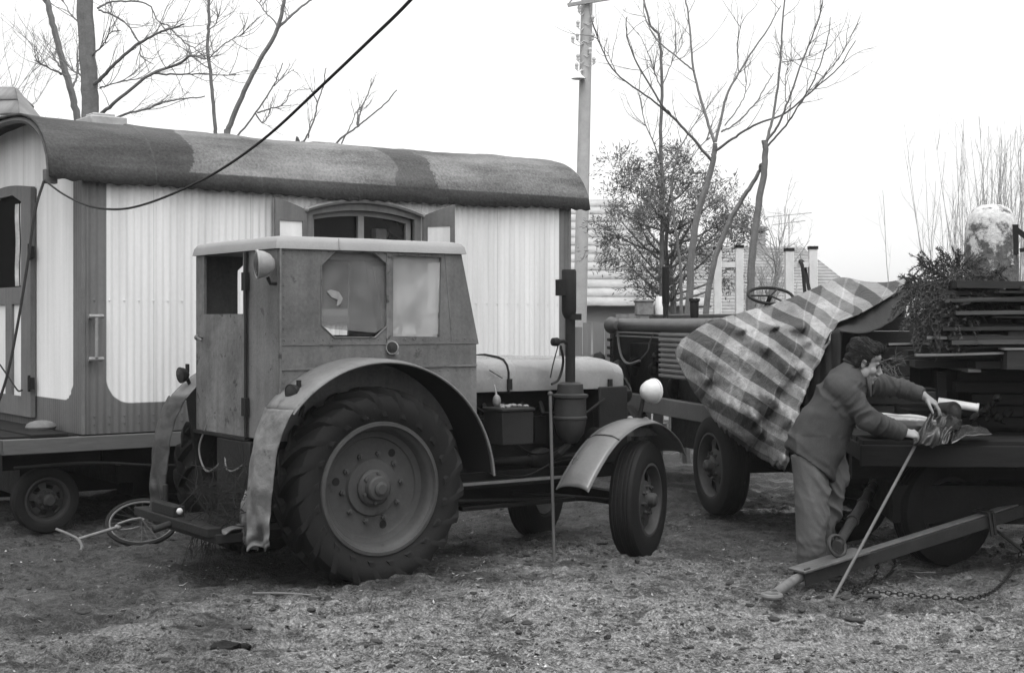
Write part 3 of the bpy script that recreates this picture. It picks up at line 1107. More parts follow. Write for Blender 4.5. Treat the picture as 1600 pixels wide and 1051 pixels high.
# scuffed lower edge / cab floor and windscreen wall
MB().box((CR + .021, CN + .021, zr0 + .0), (.85, CF - .021, zr0 + .04)).build('cab_floor', K['inside'], tr)
def ff(u, v, w_):                                        # slanted windscreen wall (u = y, v along slope)
    a, b = V((ftop[0] - .02, 0, ztop)), V((fmid[0] - .03, 0, fmid[1]))
    q = a.lerp(b, v)
    return V((q.x - w_, u, q.z))
MB().panel([[(CN + .021, 0), (CN + .021, 1), (CF - .021, 1), (CF - .021, 0)], [(CN + .12, .08), (CN + .12, .9), (-.03, .9), (-.03, .08)], [(.11, .08), (.11, .9), (CF - .12, .9), (CF - .12, .08)]], ff, .02).build('windscreen_frame', K['cab'], tr)
MB().panel([[(CN + .1, .06), (CN + .1, .92), (CF - .1, .92), (CF - .1, .06)]], lambda u, v, w_: ff(u, v, .009 + w_), .003).build('windscreen', glass('screen_glass', .1, .1, .75, .2), tr)
MB().box((fbot[0] - .03, CN + .021, .95), (fbot[0] - .008, CF - .021, fmid[1])).build('bulkhead', K['cab'], tr)
# roof with rounded padded edge
x0r, x1r = CR - .02, ftop[0] + .03
mb = MB()
prof = [(0, 0), (.012, .045), (.035, .072), (.09, .085), (.3, .098)]
rings = []
for ins, zz in prof:
    rings.append([V((x0r + ins * .7, CN - .02 + ins, ztop + zz)), V((x1r - ins * .7, CN - .02 + ins, ztop + zz)), V((x1r - ins * .7, CF + .02 - ins, ztop + zz)), V((x0r + ins * .7, CF + .02 - ins, ztop + zz))])
def ringpts(r):
    out = []
    for i in range(4):
        a, b = r[i], r[(i + 1) % 4]
        for k in range(10):
            out.append(a.lerp(b, k / 10))
    return out
vs = []
for r in rings:
    for q in ringpts(r):
        vs.append(q + V((0, 0, .006 * nz(q, 3) if r is not rings[0] else 0)))
fs = []
for i in range(len(rings) - 1):
    for k in range(40):
        l = (k + 1) % 40
        fs.append((i * 40 + k, i * 40 + l, (i + 1) * 40 + l, (i + 1) * 40 + k))
fs.append(tuple((len(rings) - 1) * 40 + k for k in range(40)))
fs.append(tuple(reversed(range(40))))
mb.add(vs, fs)
xq = ly(528, 380, CN).x
mb.bar((xq, CN - .024, ztop + .01), (xq + .002, CN - .008, ztop + .075), .006, .006)
mb.build('cab_roof', K['roofskin'], tr, ang=50)
# seat, steering wheel and lever inside
MB().box((-.35, -.25, 1.0), (.05, .35, 1.2)).box((-.42, -.25, 1.15), (-.34, .35, 1.6)).build('driver_seat', K['inside'], tr, bevel=.04)
sw = MB()
ring = [V((.52, .05, 1.5)) + V((.35 * math.sin(a) * .5, .19 * math.cos(a), .19 * math.sin(a) * .9)) for a in np.linspace(0, 2 * PI, 25)[:-1]]
sw.tube(ring, .014, 8, closed=True).tube([(.52, .05, 1.5), (.85, .05, 1.15)], .02, 8).tube([ring[0], ring[12]], .01, 6).tube([ring[6], ring[18]], .01, 6)
sw.build('steering_wheel', K['inside'], tr)

# ---- rear mudguards
def mudguard(y0, y1, flapmat, seed, ends=(4, 141)):
    mb = MB()
    arc = []
    for i in range(40):
        a = math.radians(ends[0] + (ends[1] - ends[0]) * i / 39)
        arc.append((.835 * math.cos(a), RC + .83 * math.sin(a)))
    mb.grid(39, 6, lambda u, v: V((arc[round(u * 39)][0], y0 + (y1 - y0) * v + .012 * (1 if v < .1 else 0) * 0, arc[round(u * 39)][1] - .02 * (max(0, .25 - abs(v - 0 if y0 < 0 else v - 1)) * 4) ** 2)))
    o = mb.build('rear_mudguard', K['fender'], tr, solid=.006)
    # dark inner skin under the arch
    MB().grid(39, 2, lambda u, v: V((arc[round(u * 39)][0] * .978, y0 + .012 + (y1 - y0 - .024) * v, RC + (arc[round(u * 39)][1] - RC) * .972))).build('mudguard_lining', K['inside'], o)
    # rolled outer lip
    yl = y0 if y0 < 0 else y1
    MB().tube([V((p[0], yl, p[1] - .02)) for p in arc], .008, 6).build('mudguard_lip', K['fender'], o)
    # inner apron against the cab
    yi = y1 if y0 < 0 else y0
    ap = [p for p in arc] + [(-.55, .45), (.7, .45)]
    MB().panel([ap], lambda u, v, w_: V((u, yi + w_ - .004, v)), .008).build('mudguard_apron', K['inside'], o)
    # crumpled rear flap
    fp = [(-.645, RC + .53), (-.70, RC + .42), (-.745, RC + .28), (-.77, RC + .1), (-.775, RC - .08), (-.76, RC - .24), (-.745, RC - .31)]
    sm = smooth_path([(a, 0, b) for a, b in fp], 8)
    ns = len(sm) - 1
    def fn(u, v):
        p = sm[round(v * ns)]
        y = y0 - .0 + (y1 - y0) * u
        low = max(0, v - .55) / .45
        wx = -.06 * math.sin(PI * u) - low * .04 * math.sin(u * 9 + seed)
        k = .035 * low * nz((u * 3, v * 6, seed), 1.6) + .012 * nz((u * 3, v * 8, seed + 5), 1.5)
        ragged = low * .05 * noise.noise(V((u * 5, seed, 2)))
        taper = (u - .5) * (-.06 * math.sin(PI * v) - .10 * low)
        return V((p[0] + wx + k, y + taper + k, p[2] + ragged))
    MB().grid(26, ns, fn).build('mud_flap', flapmat, o, solid=.006, ang=60)
    return o


mudguard(-.995, -.60, K['flap'], 1.3)
mudguard(.70, 1.02, M('far_flap', .045, .6, .6, 6, .3, 22, .01, spots=(.12, 4, .62)), 7.7)
# second torn piece behind the near flap
mb = MB().grid(10, 12, lambda u, v: V((-.72 - .05 * math.sin(3 * v) + .03 * nz((u, v, 1), 4), -.62 + .16 * u - .03 * v, .62 - .36 * v + .02 * nz((u, v, 3), 5))))
mb.build('mud_flap', K['flap'], tr, solid=.005)


def bullet_lamp(name, c, d, r, mat, L=.75):
    """headlamp shell with rim and glass looking along d"""
    d = V(d).normalized()
    o = MB().lathe([(0, -r * L * 1.5), (r * .35, -r * L * 1.42), (r * .7, -r * L * 1.1), (r * .93, -r * L * .6), (r, -.1 * r), (r * 1.0, 0)], c, d, 24).build(name, mat, tr)
    MB().lathe([(r * 1.0, -.12 * r), (r * 1.06, -.08 * r), (r * 1.06, .06 * r), (r * .98, .1 * r), (r * .92, .06 * r)], c, d, 24).build('lamp_rim', mat, o)
    MB().lathe([(r * .95, .05 * r), (r * .6, .16 * r), (0, .22 * r)], c, d, 24).build('lamp_glass', K['lens'], o)
    return o


p = ly(455, 614, -.80)
l1 = bullet_lamp('tail_lamp', p, (-.93, -.25, -.12), .055, K['dark'], .8)
MB().tube([p + V((.05, 0, -.02)), p + V((.08, 0, -.09)), p + V((.06, 0, -.15))], .014, 6).box(p + V((.045, -.02, .02)), p + V((.06, .02, .08))).build('lamp_bracket', K['dark'], l1)
p = ly(282, 586, .86)
l2 = bullet_lamp('tail_lamp', p, (-.95, -.1, -.1), .055, K['dark'], .8)
MB().tube([p + V((.05, 0, -.02)), p + V((.08, 0, -.09)), p + V((.06, 0, -.15))], .014, 6).box(p + V((.045, -.02, .02)), p + V((.06, .02, .08))).build('lamp_bracket', K['dark'], l2)
p = lx(409, 413, CR - .10)
l3 = bullet_lamp('work_lamp', p + V((-.03, 0, 0)), (-.96, .26, -.05), .088, K['lampgrey'], .85)
MB().tube([p + V((.04, .0, -.08)), p + V((.06, .0, -.12)), p + V((.12, .0, -.12))], .012, 6).build('lamp_bracket', K['dark'], l3)
p = ly(613, 543, CN - .05)
l4 = bullet_lamp('side_lamp', p, (-.8, -.6, 0), .042, K['lampgrey'], .8)
MB().box(p + V((-.0, .0, -.045)), p + V((.05, .06, -.025))).build('lamp_bracket', K['lampgrey'], l4)

# ---- bonnet, radiator, engine
bx0, bx1, bz0, bz1, bh = fbot[0], 2.55, 1.175, 1.435, .31
rings = []
for k, x in enumerate(np.linspace(bx0, bx1, 14)):
    q = (x - bx0) / (bx1 - bx0)
    nose = max(0, (q - .93) / .07)
    hw = bh - .025 * nose
    t_ = bz1 - .035 * q - .03 * nose
    pr = [(-hw, bz0 + .0), (-hw, t_ - .10), (-hw + .02, t_ - .055), (-hw + .065, t_ - .02), (-hw + .14, t_ - .004), (0, t_ + .012), (hw - .14, t_ - .004), (hw - .065, t_ - .02), (hw - .02, t_ - .055), (hw, t_ - .10), (hw, bz0)]
    rings.append([V((x, .02 + a_, b_ + .005 * nz((x, a_, b_), 4))) for a_, b_ in pr])
mb = MB()
m_ = len(rings[0])
mb.add([q for r in rings for q in r], [(i * m_ + j, i * m_ + j + 1, (i + 1) * m_ + j + 1, (i + 1) * m_ + j) for i in range(13) for j in range(m_ - 1)] + [tuple(range(m_)), tuple(reversed([13 * m_ + j for j in range(m_)]))])
bon = mb.build('bonnet', K['bonnet'], tr, ang=40)
xst = ly(795, 590, -.30).x
mb = MB()
st = [V((xst + .003, .02 + a_ * 1.012, b_ * 1.002)) for a_, b_ in [(-bh, bz0 - .01), (-bh, bz1 - .12), (-bh + .02, bz1 - .07), (-bh + .065, bz1 - .03), (-bh + .14, bz1 - .012), (0, bz1 + .003), (bh - .1, bz1 - .01)]]
mb.tube(st, .009, 6)
for px in (796, 953):
    q = ly(px, 596, -.30)
    mb.box(q + V((-.018, -.012, -.06)), q + V((.018, .006, .02)))
mb.build('bonnet_strap', K['dark'], bon)
MB().tube([ly(765, 578, -.32), ly(785, 590, -.32)], .006, 6).build('bonnet_handle', K['rod'], bon)
mb = MB().box((2.3, -.30, .62), (2.5, .34, 1.165)).box((2.26, -.33, .60), (2.54, -.305, 1.19)).box((2.26, .345, .60), (2.54, .37, 1.19))
mb.build('radiator', K['dark'], tr, bevel=.01)
eng = MB()
eng.box((1.0, -.20, .55), (2.3, .24, 1.0)).box((1.1, -.14, 1.0), (2.2, .18, 1.16)).box((.9, -.24, .50), (1.1, .28, 1.0))
for k in range(6):
    x = 1.2 + k * .17
    eng.box((x, -.25, .78), (x + .1, -.2, .98)).tube([(x + .05, -.17, 1.0), (x + .05, -.25, 1.08), (x + .05, -.28, 1.0)], .02, 8)
eng.tube([(1.15, -.27, .66), (2.1, -.27, .66)], .035, 10).ball((1.75, -.27, .66), (.13, .07, .09), 12, 8).tube([(2.25, -.26, .8), (2.25, -.36, .8)], .08, 14)
eng.tube(smooth_path([(1.0, -.33, .98), (1.3, -.36, .9), (1.6, -.35, .72), (1.9, -.36, .75)], 5), .012, 6).tube(smooth_path([(1.2, -.36, .6), (1.5, -.4, .56), (1.8, -.38, .64), (2.2, -.36, .66)], 5), .01, 6)
eng.tube([(1.0, -.3, 1.16), (1.5, -.34, .84)], .012, 6).tube([(2.3, -.35, 1.1), (2.02, -.42, .98), (1.85, -.44, .9)], .012, 6)
eng.build('engine', K['oily'], tr, bevel=.008, ang=40)
ch = MB()
ch.box((-.3, -.32, .50), (2.55, -.26, .60)).box((-.3, .30, .50), (2.55, .36, .60)).box((.75, -.55, .52), (1.75, -.33, .545)).box((.9, -.5, .36), (1.9, -.42, .39))
ch.tube([(.8, -.5, .44), (2.05, -.42, .36)], .018, 8).box((.95, -.18, .34), (2.2, .22, .56))
ch.build('chassis', K['oily'], tr, bevel=.005)
# bright worn edge of the footboard
MB().box((.72, -.56, .545), (1.78, -.545, .565)).build('footboard_edge', K['rod'], tr)
# battery box with tray of jars
mb = MB().box((1.13, -.66, .82), (1.40, -.42, 1.06)).box((1.12, -.67, 1.055), (1.41, -.41, 1.08))
bb = mb.build('battery_box', K['dark'], tr, bevel=.008)
r_ = random.Random(2)
mb = MB()
for i in range(16):
    mb.ball((r_.uniform(1.14, 1.38), r_.uniform(-.64, -.44), 1.088), (r_.uniform(.012, .03), r_.uniform(.01, .025), .012), 7, 5)
mb.ball((1.15, -.56, 1.13), (.03, .03, .045), 10, 8).tube([(1.15, -.56, 1.16), (1.17, -.5, 1.24)], .008, 6)
mb.build('battery_terminals', M('grimy_lead', .13, .5, .5, 30), bb)
# exhaust: canister, pipe, muffler box
ex0 = ly(891, 640, -.46)
ex, ey = ex0.x, -.46
zz = lambda py: ly(891, py, ey).z
mb = MB().lathe([(.0, zz(693)), (.05, zz(691)), (.10, zz(677)), (.118, zz(660)), (.118, zz(655)), (.126, zz(654)), (.126, zz(651)), (.118, zz(649)), (.118, zz(622)), (.134, zz(620)), (.134, zz(616)), (.10, zz(614)), (.095, zz(600)), (.07, zz(597)), (.0, zz(596))], (ex, ey, 0), (0, 0, 1), 28)
mb.tube([(ex, ey, zz(692)), (ex - .05, ey + .05, zz(706)), (ex - .05, ey + .2, zz(720))], .03, 8)
exo = mb.build('exhaust_stack', M('canister', .028, .55, .3, 6, .2, 40, .003), tr, ang=30)
MB().tube([(ex, ey, zz(600)), (ex, ey, zz(480))], .038, 14).build('exhaust_pipe', K['dark'], exo)
mb = MB().lathe([(.035, zz(497)), (.05, zz(490)), (.055, zz(486)), (.055, zz(424)), (.048, zz(421)), (.0, zz(421))], (ex - .012, ey, 0), (0, 0, 1), 16)
mb.box((ex - .115, ey - .03, zz(462)), (ex - .06, ey + .03, zz(437))).box((ex - .03, ey - .06, zz(500)), (ex + .06, ey - .03, zz(490)))
mb.build('muffler', K['dark'], exo, ang=30)
# little lamp and wires beside the pipe
p = ly(862, 534, -.46)
mb = MB().lathe([(.0, 0), (.03, .01), (.033, .05), (.02, .07), (.0, .075)], p, (1, 0, 0), 12).tube([p + V((.06, 0, 0)), p + V((.11, 0, .005)), (ex - .02, ey, p.z - .02)], .014, 8)
mb.build('pipe_lamp', K['dark'], tr)
q = ly(876, 540, -.44)
mb = MB().tube(smooth_path([q, ly(880, 565, -.4), ly(873, 592, -.38), ly(862, 600, -.4)], 5), .010, 6)
mb.tube(smooth_path([ly(872, 540, -.4), ly(864, 570, -.38), ly(860, 590, -.36)], 5), .005, 5)
mb.build('wire', K['cable'], tr)

# ---- front axle, wheels, mudguards, headlamp
FX = 2.34
SA = math.radians(31)                                     # steered to the left, away from us
sd_ = V((math.sin(SA), -math.cos(SA), 0))                 # outer face direction of near front wheel
fwc = V((FX, -.70, .365))
MB().box((FX - .05, -.56, .30), (FX + .05, .52, .40)).tube([(FX, -.62, .36), (FX, .6, .36)], .045, 10).tube([(FX - .12, -.5, .33), (FX - .12, .45, .33)], .018, 8).tube([(1.4, -.38, .45), (FX - .1, -.52, .34)], .02, 8).build('front_axle', K['oily'], tr, bevel=.01)
road_wheel(tr, fwc, sd_, .435, .255, .20, 'front_wheel', dish=.045)
road_wheel(tr, V((FX, .60, .365)), -sd_, .435, .255, .20, 'front_wheel', dish=.045)


def front_guard(c, h0):
    mb = MB()
    ga = SA * .55
    fwd = V((math.cos(ga), math.sin(ga), 0))
    out = V((math.sin(ga), -math.cos(ga), 0))
    prof = [(1.02, -34), (.99, -8), (.985, 33), (1.0, 50), (1.02, 80), (1.06, 105), (1.15, 127), (1.27, 145), (1.43, 161), (1.58, 171)]
    pp = []
    for k, (rf, dg) in enumerate(prof[2:]):
        a = math.radians(dg)
        pp.append(V((math.cos(a) * .545 * rf, 0, math.sin(a) * .545 * rf)))
    sm = smooth_path(pp, 5)
    n_ = len(sm) - 1
    def fn(u, v):
        q = sm[round(u * n_)]
        w_ = (v - .5) * .27
        drop = -.03 * abs(2 * v - 1) ** 3
        return c + fwd * q.x + out * w_ + V((0, 0, q.z + drop + .02))
    o = mb.grid(n_, 10, fn).build('front_mudguard', K['ffender'], tr, solid=.006, ang=60)
    for v in (0, 1):
        MB().tube([fn(i / n_, v) for i in range(n_ + 1)], .006, 6).build('mudguard_lip', K['ffender'], o)
    MB().tube([fn(.62, v) + V((0, 0, .004)) for v in (0, .25, .5, .75, 1)], .007, 6).build('mudguard_seam', K['dark'], o)
    return o


front_guard(fwc + V((-.02, -.02, .02)), 0)
front_guard(V((FX - .02, .62, .385)), 0)
p = ly(1012, 611, -.60)
hl = bullet_lamp('headlamp', p + V((.06, 0, 0)), (1, .05, 0), .092, K['lampshell'], .85)
MB().tube([p + V((-.02, .03, -.06)), p + V((-.04, .05, -.2)), p + V((-.06, .08, -.42))], .016, 8).build('lamp_post', K['dark'], hl)
p = ly(975, 615, .1)
hl2 = bullet_lamp('headlamp', V((2.55, .62, p.z + .02)), (1, -.05, 0), .092, K['lampgrey'], .85)
MB().tube([(2.50, .6, p.z - .06), (2.46, .56, p.z - .4)], .016, 8).build('lamp_post', K['dark'], hl2)
mb = MB()
r_ = random.Random(9)
base = ly(1000, 655, -.5)
for i in range(7):
    mb.ball(base + V((r_.uniform(-.1, .12), r_.uniform(-.05, .05), r_.uniform(-.06, .02))), (r_.uniform(.02, .04), .03, .02), 7, 5)
mb.box(base + V((-.12, -.08, -.12)), base + V((.12, .08, -.06)))
mb.build('spring_bracket', M('muddy_casting', .15, .7, .5, 20), tr)
mb = MB().tube(smooth_path([ly(975, 590, -.25), ly(985, 610, -.3), ly(968, 612, -.32), ly(962, 630, -.3)], 5), .012, 6).ball(ly(978, 615, -.25), (.05, .05, .07), 10, 8)
mb.build('horn', K['dark'], tr)
# ---- hitch frame at the back and dangling wires
hx = CR - .25
mb = MB().box((-.95, -.52, .30), (-.30, .55, .36)).box((-1.0, -.5, .34), (-.9, .78, .40)).box((-.98, .1, .40), (-.9, .5, .47)).tube([(-.9, .45, .38), (-.9, .45, .58)], .02, 8).box((-.6, -.25, .36), (-.3, .28, .9))
mb.tube([(-1.0, .1, .36), (-1.12, .1, .33)], .025, 8).tube([(-.92, .62, .36), (-.88, .5, .5)], .014, 6)
mb.build('hitch', K['dark'], tr, bevel=.006)
MB().ball((-.97, .02, .45), .022, 8, 6).build('hitch_pin', K['lampshell'], tr)
mb = MB().tube(smooth_path([(CR + .0, .5, zr0 + .05), (CR - .04, .55, .8), (CR - .05, .4, .66), (CR - .02, .25, .72), (CR, .22, .82)], 5), .007, 6)
mb.tube(smooth_path([(CR, .2, .82), (CR - .05, .05, .70), (CR - .03, -.1, .72), (CR, -.25, .84)], 5), .006, 6)
mb.build('wire', K['rod'], tr)
mb = MB().grid(14, 6, lambda u, v: V((-.9 + .34 * u, -.55 + .12 * v + .1 * u, .36 + .03 * math.sin(3 * u) + .02 * nz((u, v, 0), 3))))
mb.build('splash_sheet', K['flap'], tr, solid=.006)

# ---- things by the tractor
p0 = gr(866, 878)
p1 = Mt @ V((1.62, -.56, 1.165))
mb = MB().tube([p0, p0.lerp(p1, .5), p1], .012, 8).ball(p1, .02, 8, 6)
tag(mb.build('iron_rod', M('dark_rod', .055, .6, .3, 10)), 'thin iron rod standing on the mud and leaning on the tractor engine', 'rod')
# brushwood caught on the hitch
mb = MB()
r_ = random.Random(11)
def twigs(mb, p, d, L, r, lev, rg, spread=.7, up=.0, kids_=3):
    n_ = max(3, int(L / .07))
    n_ = min(n_, 6)
    pts = [V(p)]
    d = V(d).normalized()
    for i in range(n_):
        d = (d + V((rg.gauss(0, .13), rg.gauss(0, .13), rg.gauss(0, .13) + up * .12))).normalized()
        pts.append(pts[-1] + d * L / n_)
    mb.tube(pts, [r, r * .35], 5 if r > .004 else 3, cap=False)
    if lev > 0:
        for k in range(kids_):
            i = rg.randint(1, n_ - 1) if n_ > 1 else 0
            dd = (d + V((rg.gauss(0, spread), rg.gauss(0, spread), rg.gauss(0, spread)))).normalized()
            twigs(mb, pts[i], dd, L * rg.uniform(.4, .7), max(.0012, r * .55), lev - 1, rg, spread, up, kids_)
for i in range(150):
    c = Mt @ V((-.72 + r_.gauss(0, .10), -.25 + r_.gauss(0, .16), .50 + r_.gauss(0, .10)))
    twigs(mb, c, (r_.gauss(0, 1), r_.gauss(0, 1), r_.gauss(.1, .5)), r_.uniform(.15, .38), .004, 1, r_, kids_=2)
tag(mb.build('brushwood', M('brush', .02, .9, .5, 6)), 'tangled bundle of dark twigs caught on the tractor hitch', 'brushwood')
mb = MB()
for i in range(22):
    c = Mt @ V((-.85 + r_.gauss(0, .04), -.12 + r_.gauss(0, .08), .3))
    twigs(mb, c, (r_.gauss(0, .3), r_.gauss(0, .3), -1), r_.uniform(.15, .3), .003, 1, r_, kids_=2)
tag(mb.build('brushwood', M('brush_low', .025, .9, .5, 6)), 'small clump of roots hanging down under the hitch to the mud', 'brushwood')

# ---- bicycle front end lying in the mud
bw = thing('bicycle_fork', 'rusty bicycle front wheel with fork and handlebar lying in the mud under the wagon', 'bicycle part', gr(220, 818))
o = V((0, 0, 0))
wc = pt(222, 815, 10.95) - bw.location
nrm = V((.10, -.52, .85)).normalized()
a = nrm.cross(V((0, 1, 0))).normalized(); b = nrm.cross(a)
ring = [wc + (a * math.cos(t) + b * math.sin(t)) * .262 for t in np.linspace(0, 2 * PI, 49)[:-1]]
MB().tube(ring, .018, 8, closed=True).build('tyre', K['tyre'], bw)
ring2 = [wc + (a * math.cos(t) + b * math.sin(t)) * .243 for t in np.linspace(0, 2 * PI, 49)[:-1]]
MB().tube(ring2, .009, 6, closed=True).build('rim', K['rod'], bw)
sp = MB().tube([wc - nrm * .03, wc + nrm * .03], .018, 8)
for k in range(0, 48, 2):
    sp.tube([wc + nrm * (.025 if k % 4 else -.025), ring2[k]], .0012, 3)
sp.build('spokes', K['rod'], bw)
crown = pt(184, 823, 10.75) - bw.location
head = pt(122, 842, 10.4) - bw.location
fk = MB()
for sg in (-1, 1):
    fk.tube(smooth_path([wc + nrm * .04 * sg, wc.lerp(crown, .5) + nrm * .045 * sg, crown + nrm * .03 * sg], 4), .009, 8)
fk.tube([crown, head], .013, 8).ball(crown, .025, 8, 6)
fk.build('fork', M('worn_chrome', .16, .4, .4, 20), bw)
hbp = [pt(88, 826, 10.5), pt(105, 833, 10.45), pt(122, 842, 10.4), pt(128, 853, 10.2), pt(126, 860, 10.1)]
MB().tube(smooth_path([q - bw.location for q in hbp], 5), .011, 8).build('handlebar', M('worn_bar', .11, .4, .4, 20), bw)
# ---------------------------------------------------------------- background: pole, houses, fence, trees
HZ = dict()
def ground_y(Y): return HY + F * H / Y


def pole():
    Y = 21.0
    t = thing('utility_pole', 'tall wooden utility pole with bracket lamp behind the wagon end', 'pole', pt(900, ground_y(Y), Y))
    b, tp = pt(902, ground_y(Y), Y), pt(918, -40, Y)
    MB().tube([b, b.lerp(tp, .5), tp], [.105, .095, .085], 12).build('mast', M('pole_wood', .34, .9, .2, 6, .1), t, world=True)
    c = pt(915, 6, Y)
    MB().bar(c + V((-.27, -.12, -.05)), c + V((.4, -.12, .06)), .04, .05).tube([c + V((-.27, -.12, -.05)), c + V((-.12, -.12, .14))], .012, 6).build('crossarm', K['barkfar'], t, world=True)
    ins = MB()
    for (px, py) in ((905, 15), (903, 38), (902, 58), (895, 62), (926, 30), (926, 58), (922, 80), (903, 90), (901, 104), (928, 95)):
        q = pt(px, py, Y - .1)
        ins.lathe([(0, -.05), (.025, -.04), (.02, 0), (.03, .02), (.02, .05), (0, .06)], q, (0, 0, 1), 8)
        ins.tube([q + V((0, 0, -.05)), V((q.x * .5 + (pt(912, py, Y).x) * .5, q.y, q.z - .09)), pt(912, py + 6, Y - .08)], .007, 5)
    ins.build('insulators', K['lampshell'], t, world=True)
    q = pt(904, 120, Y - .15)
    MB().lathe([(.0, .07), (.03, .06), (.05, .02), (.11, -.03), (.10, -.035), (.0, -.01)], q, (0, 0, 1), 14).tube([q + V((0, 0, .06)), q + V((.04, .0, .1)), pt(913, 112, Y)], .012, 6).build('lamp_shade', K['white'], t, world=True)
    return t
pole()


def tiled_house(name, label, A, B, ridge_h, eave_h, depth, courses, hipL=0.0, hipR=0.0, wall=None, roofm=None, chimney=None, jag=.02, antenna=None):
    """A, B ground points of the wall that faces us; roof rises away from it"""
    A, B = V(A), V(B)
    d = (B - A)
    L = d.length
    d.normalize()
    nn = V((-d.y, d.x, 0))
    t = thing(name, label, 'house', A)
    hw = MB()
    def P(u, v, z): return A + d * u + nn * v + V((0, 0, z))
    hw.panel([[(0, 0), (L, 0), (L, eave_h), (0, eave_h)]], lambda u, v, w_: P(u, w_, v), .2)
    hw.panel([[(0, 0), (L, 0), (L, eave_h), (0, eave_h)]], lambda u, v, w_: P(u, depth - w_, v), .2)
    for u0 in (.002, L - .202):
        hw.panel([[(.2, 0), (depth - .2, 0), (depth - .2, eave_h), (.2, eave_h)]], lambda u, v, w_: P(u0 + w_, u, v), .2)
    hw.build('wall', wall, t, world=True)
    rf = MB()
    for side in (0, 1):
        for k in range(courses):
            q0, q1 = k / courses, (k + 1.15) / courses
            nu = 40
            vs = []
            for j, q in enumerate((q0, q1)):
                for i in range(nu + 1):
                    lo = -.3 + hipL * q
                    hi = L + .3 - hipR * q
                    u = lo + (hi - lo) * i / nu
                    v = -.3 + (depth / 2 + .3) * min(q, 1)
                    if side:
                        v = depth - v
                    z = eave_h - .1 + (ridge_h - eave_h + .1) * min(q, 1) + ((.5 / courses) * .5 if j == 0 else 0) + jag * nz((u * 2, k, side), 2.0) * (1 if j == 0 else .3)
                    vs.append(P(u, v, z))
            rf.add(vs, [(i, i + 1, nu + 2 + i, nu + 1 + i) for i in range(nu)])
            o0 = [P(-.3 + hipL * q0 + (L + .6 - (hipL + hipR) * q0) * i / nu, 0, 0) for i in range(2)]
    for hip, u0, sg in ((hipL, 0, 1), (hipR, L, -1)):
        rf.add([P(u0 - sg * .3, -.3, eave_h - .1), P(u0 - sg * .3, depth + .3, eave_h - .1), P(u0 + sg * (hip - .3), depth / 2, ridge_h)], [(0, 1, 2)])
    ro = rf.build('roof', roofm, t, world=True, solid=.03, ang=20)
    if chimney:
        u, h_, s_ = chimney
        c = P(u, depth / 2 - .2, 0)
        MB().box((c.x - s_, c.y - s_, ridge_h - .8), (c.x + s_, c.y + s_, ridge_h + h_)).box((c.x - s_ - .05, c.y - s_ - .05, ridge_h + h_ - .15), (c.x + s_ + .05, c.y + s_ + .05, ridge_h + h_ - .02)).build('chimney', wall, ro, org=t.location)
    if antenna:
        u, h_ = antenna
        c = P(u, depth / 2, ridge_h - .3)
        a_ = MB().tube([c, c + V((0, 0, h_))], .018, 5)
        for k, zz in enumerate((h_, h_ - .25)):
            a_.tube([c + V((-.7 + .2 * k, .1, zz - .08)), c + V((.7 - .2 * k, -.1, zz + .04))], .012, 4)
        a_.build('antenna', K['barkfar'], ro, org=t.location)
    return t


plaster = M('pale_plaster', .3, .9, .15, 1.2, .06, 12, .004)
tiles = M('pale_tiles', .27, .9, .25, 1.5, .2, 9, .01)
tiles2 = M('grey_tiles', .2, .9, .25, 1.5, .2, 7, .01)
tiled_house('tiled_house', 'pale low house with slipping tile courses behind the utility pole', (-1.5, 24, 0), (3.05, 24.3, 0), 3.95, 2.02, 5.0, 13, 0, 1.2, plaster, tiles, jag=.012)
tiled_house('tiled_house', 'far house with hipped roof, chimney and aerial beyond the pale post frames', (5.0, 42, 0), (10.9, 42.5, 0), 4.02, 1.9, 6.0, 22, .8, 1.7, plaster, tiles2, (3.1, .65, .15), jag=.006, antenna=(4.1, 1.35))
plank_roof = M('roof_boards', .15, .9, .5, 2.2, .25, 9, .01, stretch=(3, .3, .3))
tiled_house('tiled_house', 'house with a patched board roof showing above the wagon at the left edge', (-12.5, 19, 0), (-6.75, 19.3, 0), 5.3, 3.4, 5.6, 7, 1.0, 1.1, plaster, plank_roof, jag=.03)

# plank fence behind the bonnet
fc = thing('plank_fence', 'weathered plank fence leaning behind the tractor bonnet', 'fence', pt(905, ground_y(16.5), 16.5))
r_ = random.Random(4)
mb = MB()
x = pt(896, 0, 16.5).x
k = 0
while x < 1.75:
    wd = r_.uniform(.09, .14)
    h_ = 1.66 + .02 * k + r_.uniform(-.05, .05)
    mb.box((x, 16.5 + r_.uniform(-.01, .02), .02), (x + wd, 16.53, h_))
    x += wd + r_.uniform(.005, .03)
    k += 1
mb.build('boards', M('fence_boards', .17, .9, .4, 4, .2, 20, .006, stretch=(1, 1, .15)), fc, world=True)
MB().box((.6, 16.54, 1.2), (1.8, 16.6, 1.3)).box((.6, 16.54, .4), (1.8, 16.6, .5)).build('rail', K['barkfar'], fc, world=True)
# dark sheds of junk at the fence foot
mb = MB().ball((.98, 15.9, .9), (.16, .2, .45), 12, 8).ball((1.2, 15.8, .85), (.13, .2, .42), 12, 8)
for v in range(len(mb.v)):
    p = mb.v[v]
    mb.v[v] = (p[0] + .05 * nz(p, 4), p[1], p[2] + .08 * nz(p, 3, 2))
mb.box((.9, 15.7, 0), (1.3, 16.1, .7))
tag(mb.build('junk_heap', K['dark']), 'dark heap of covered junk at the foot of the plank fence', 'heap')

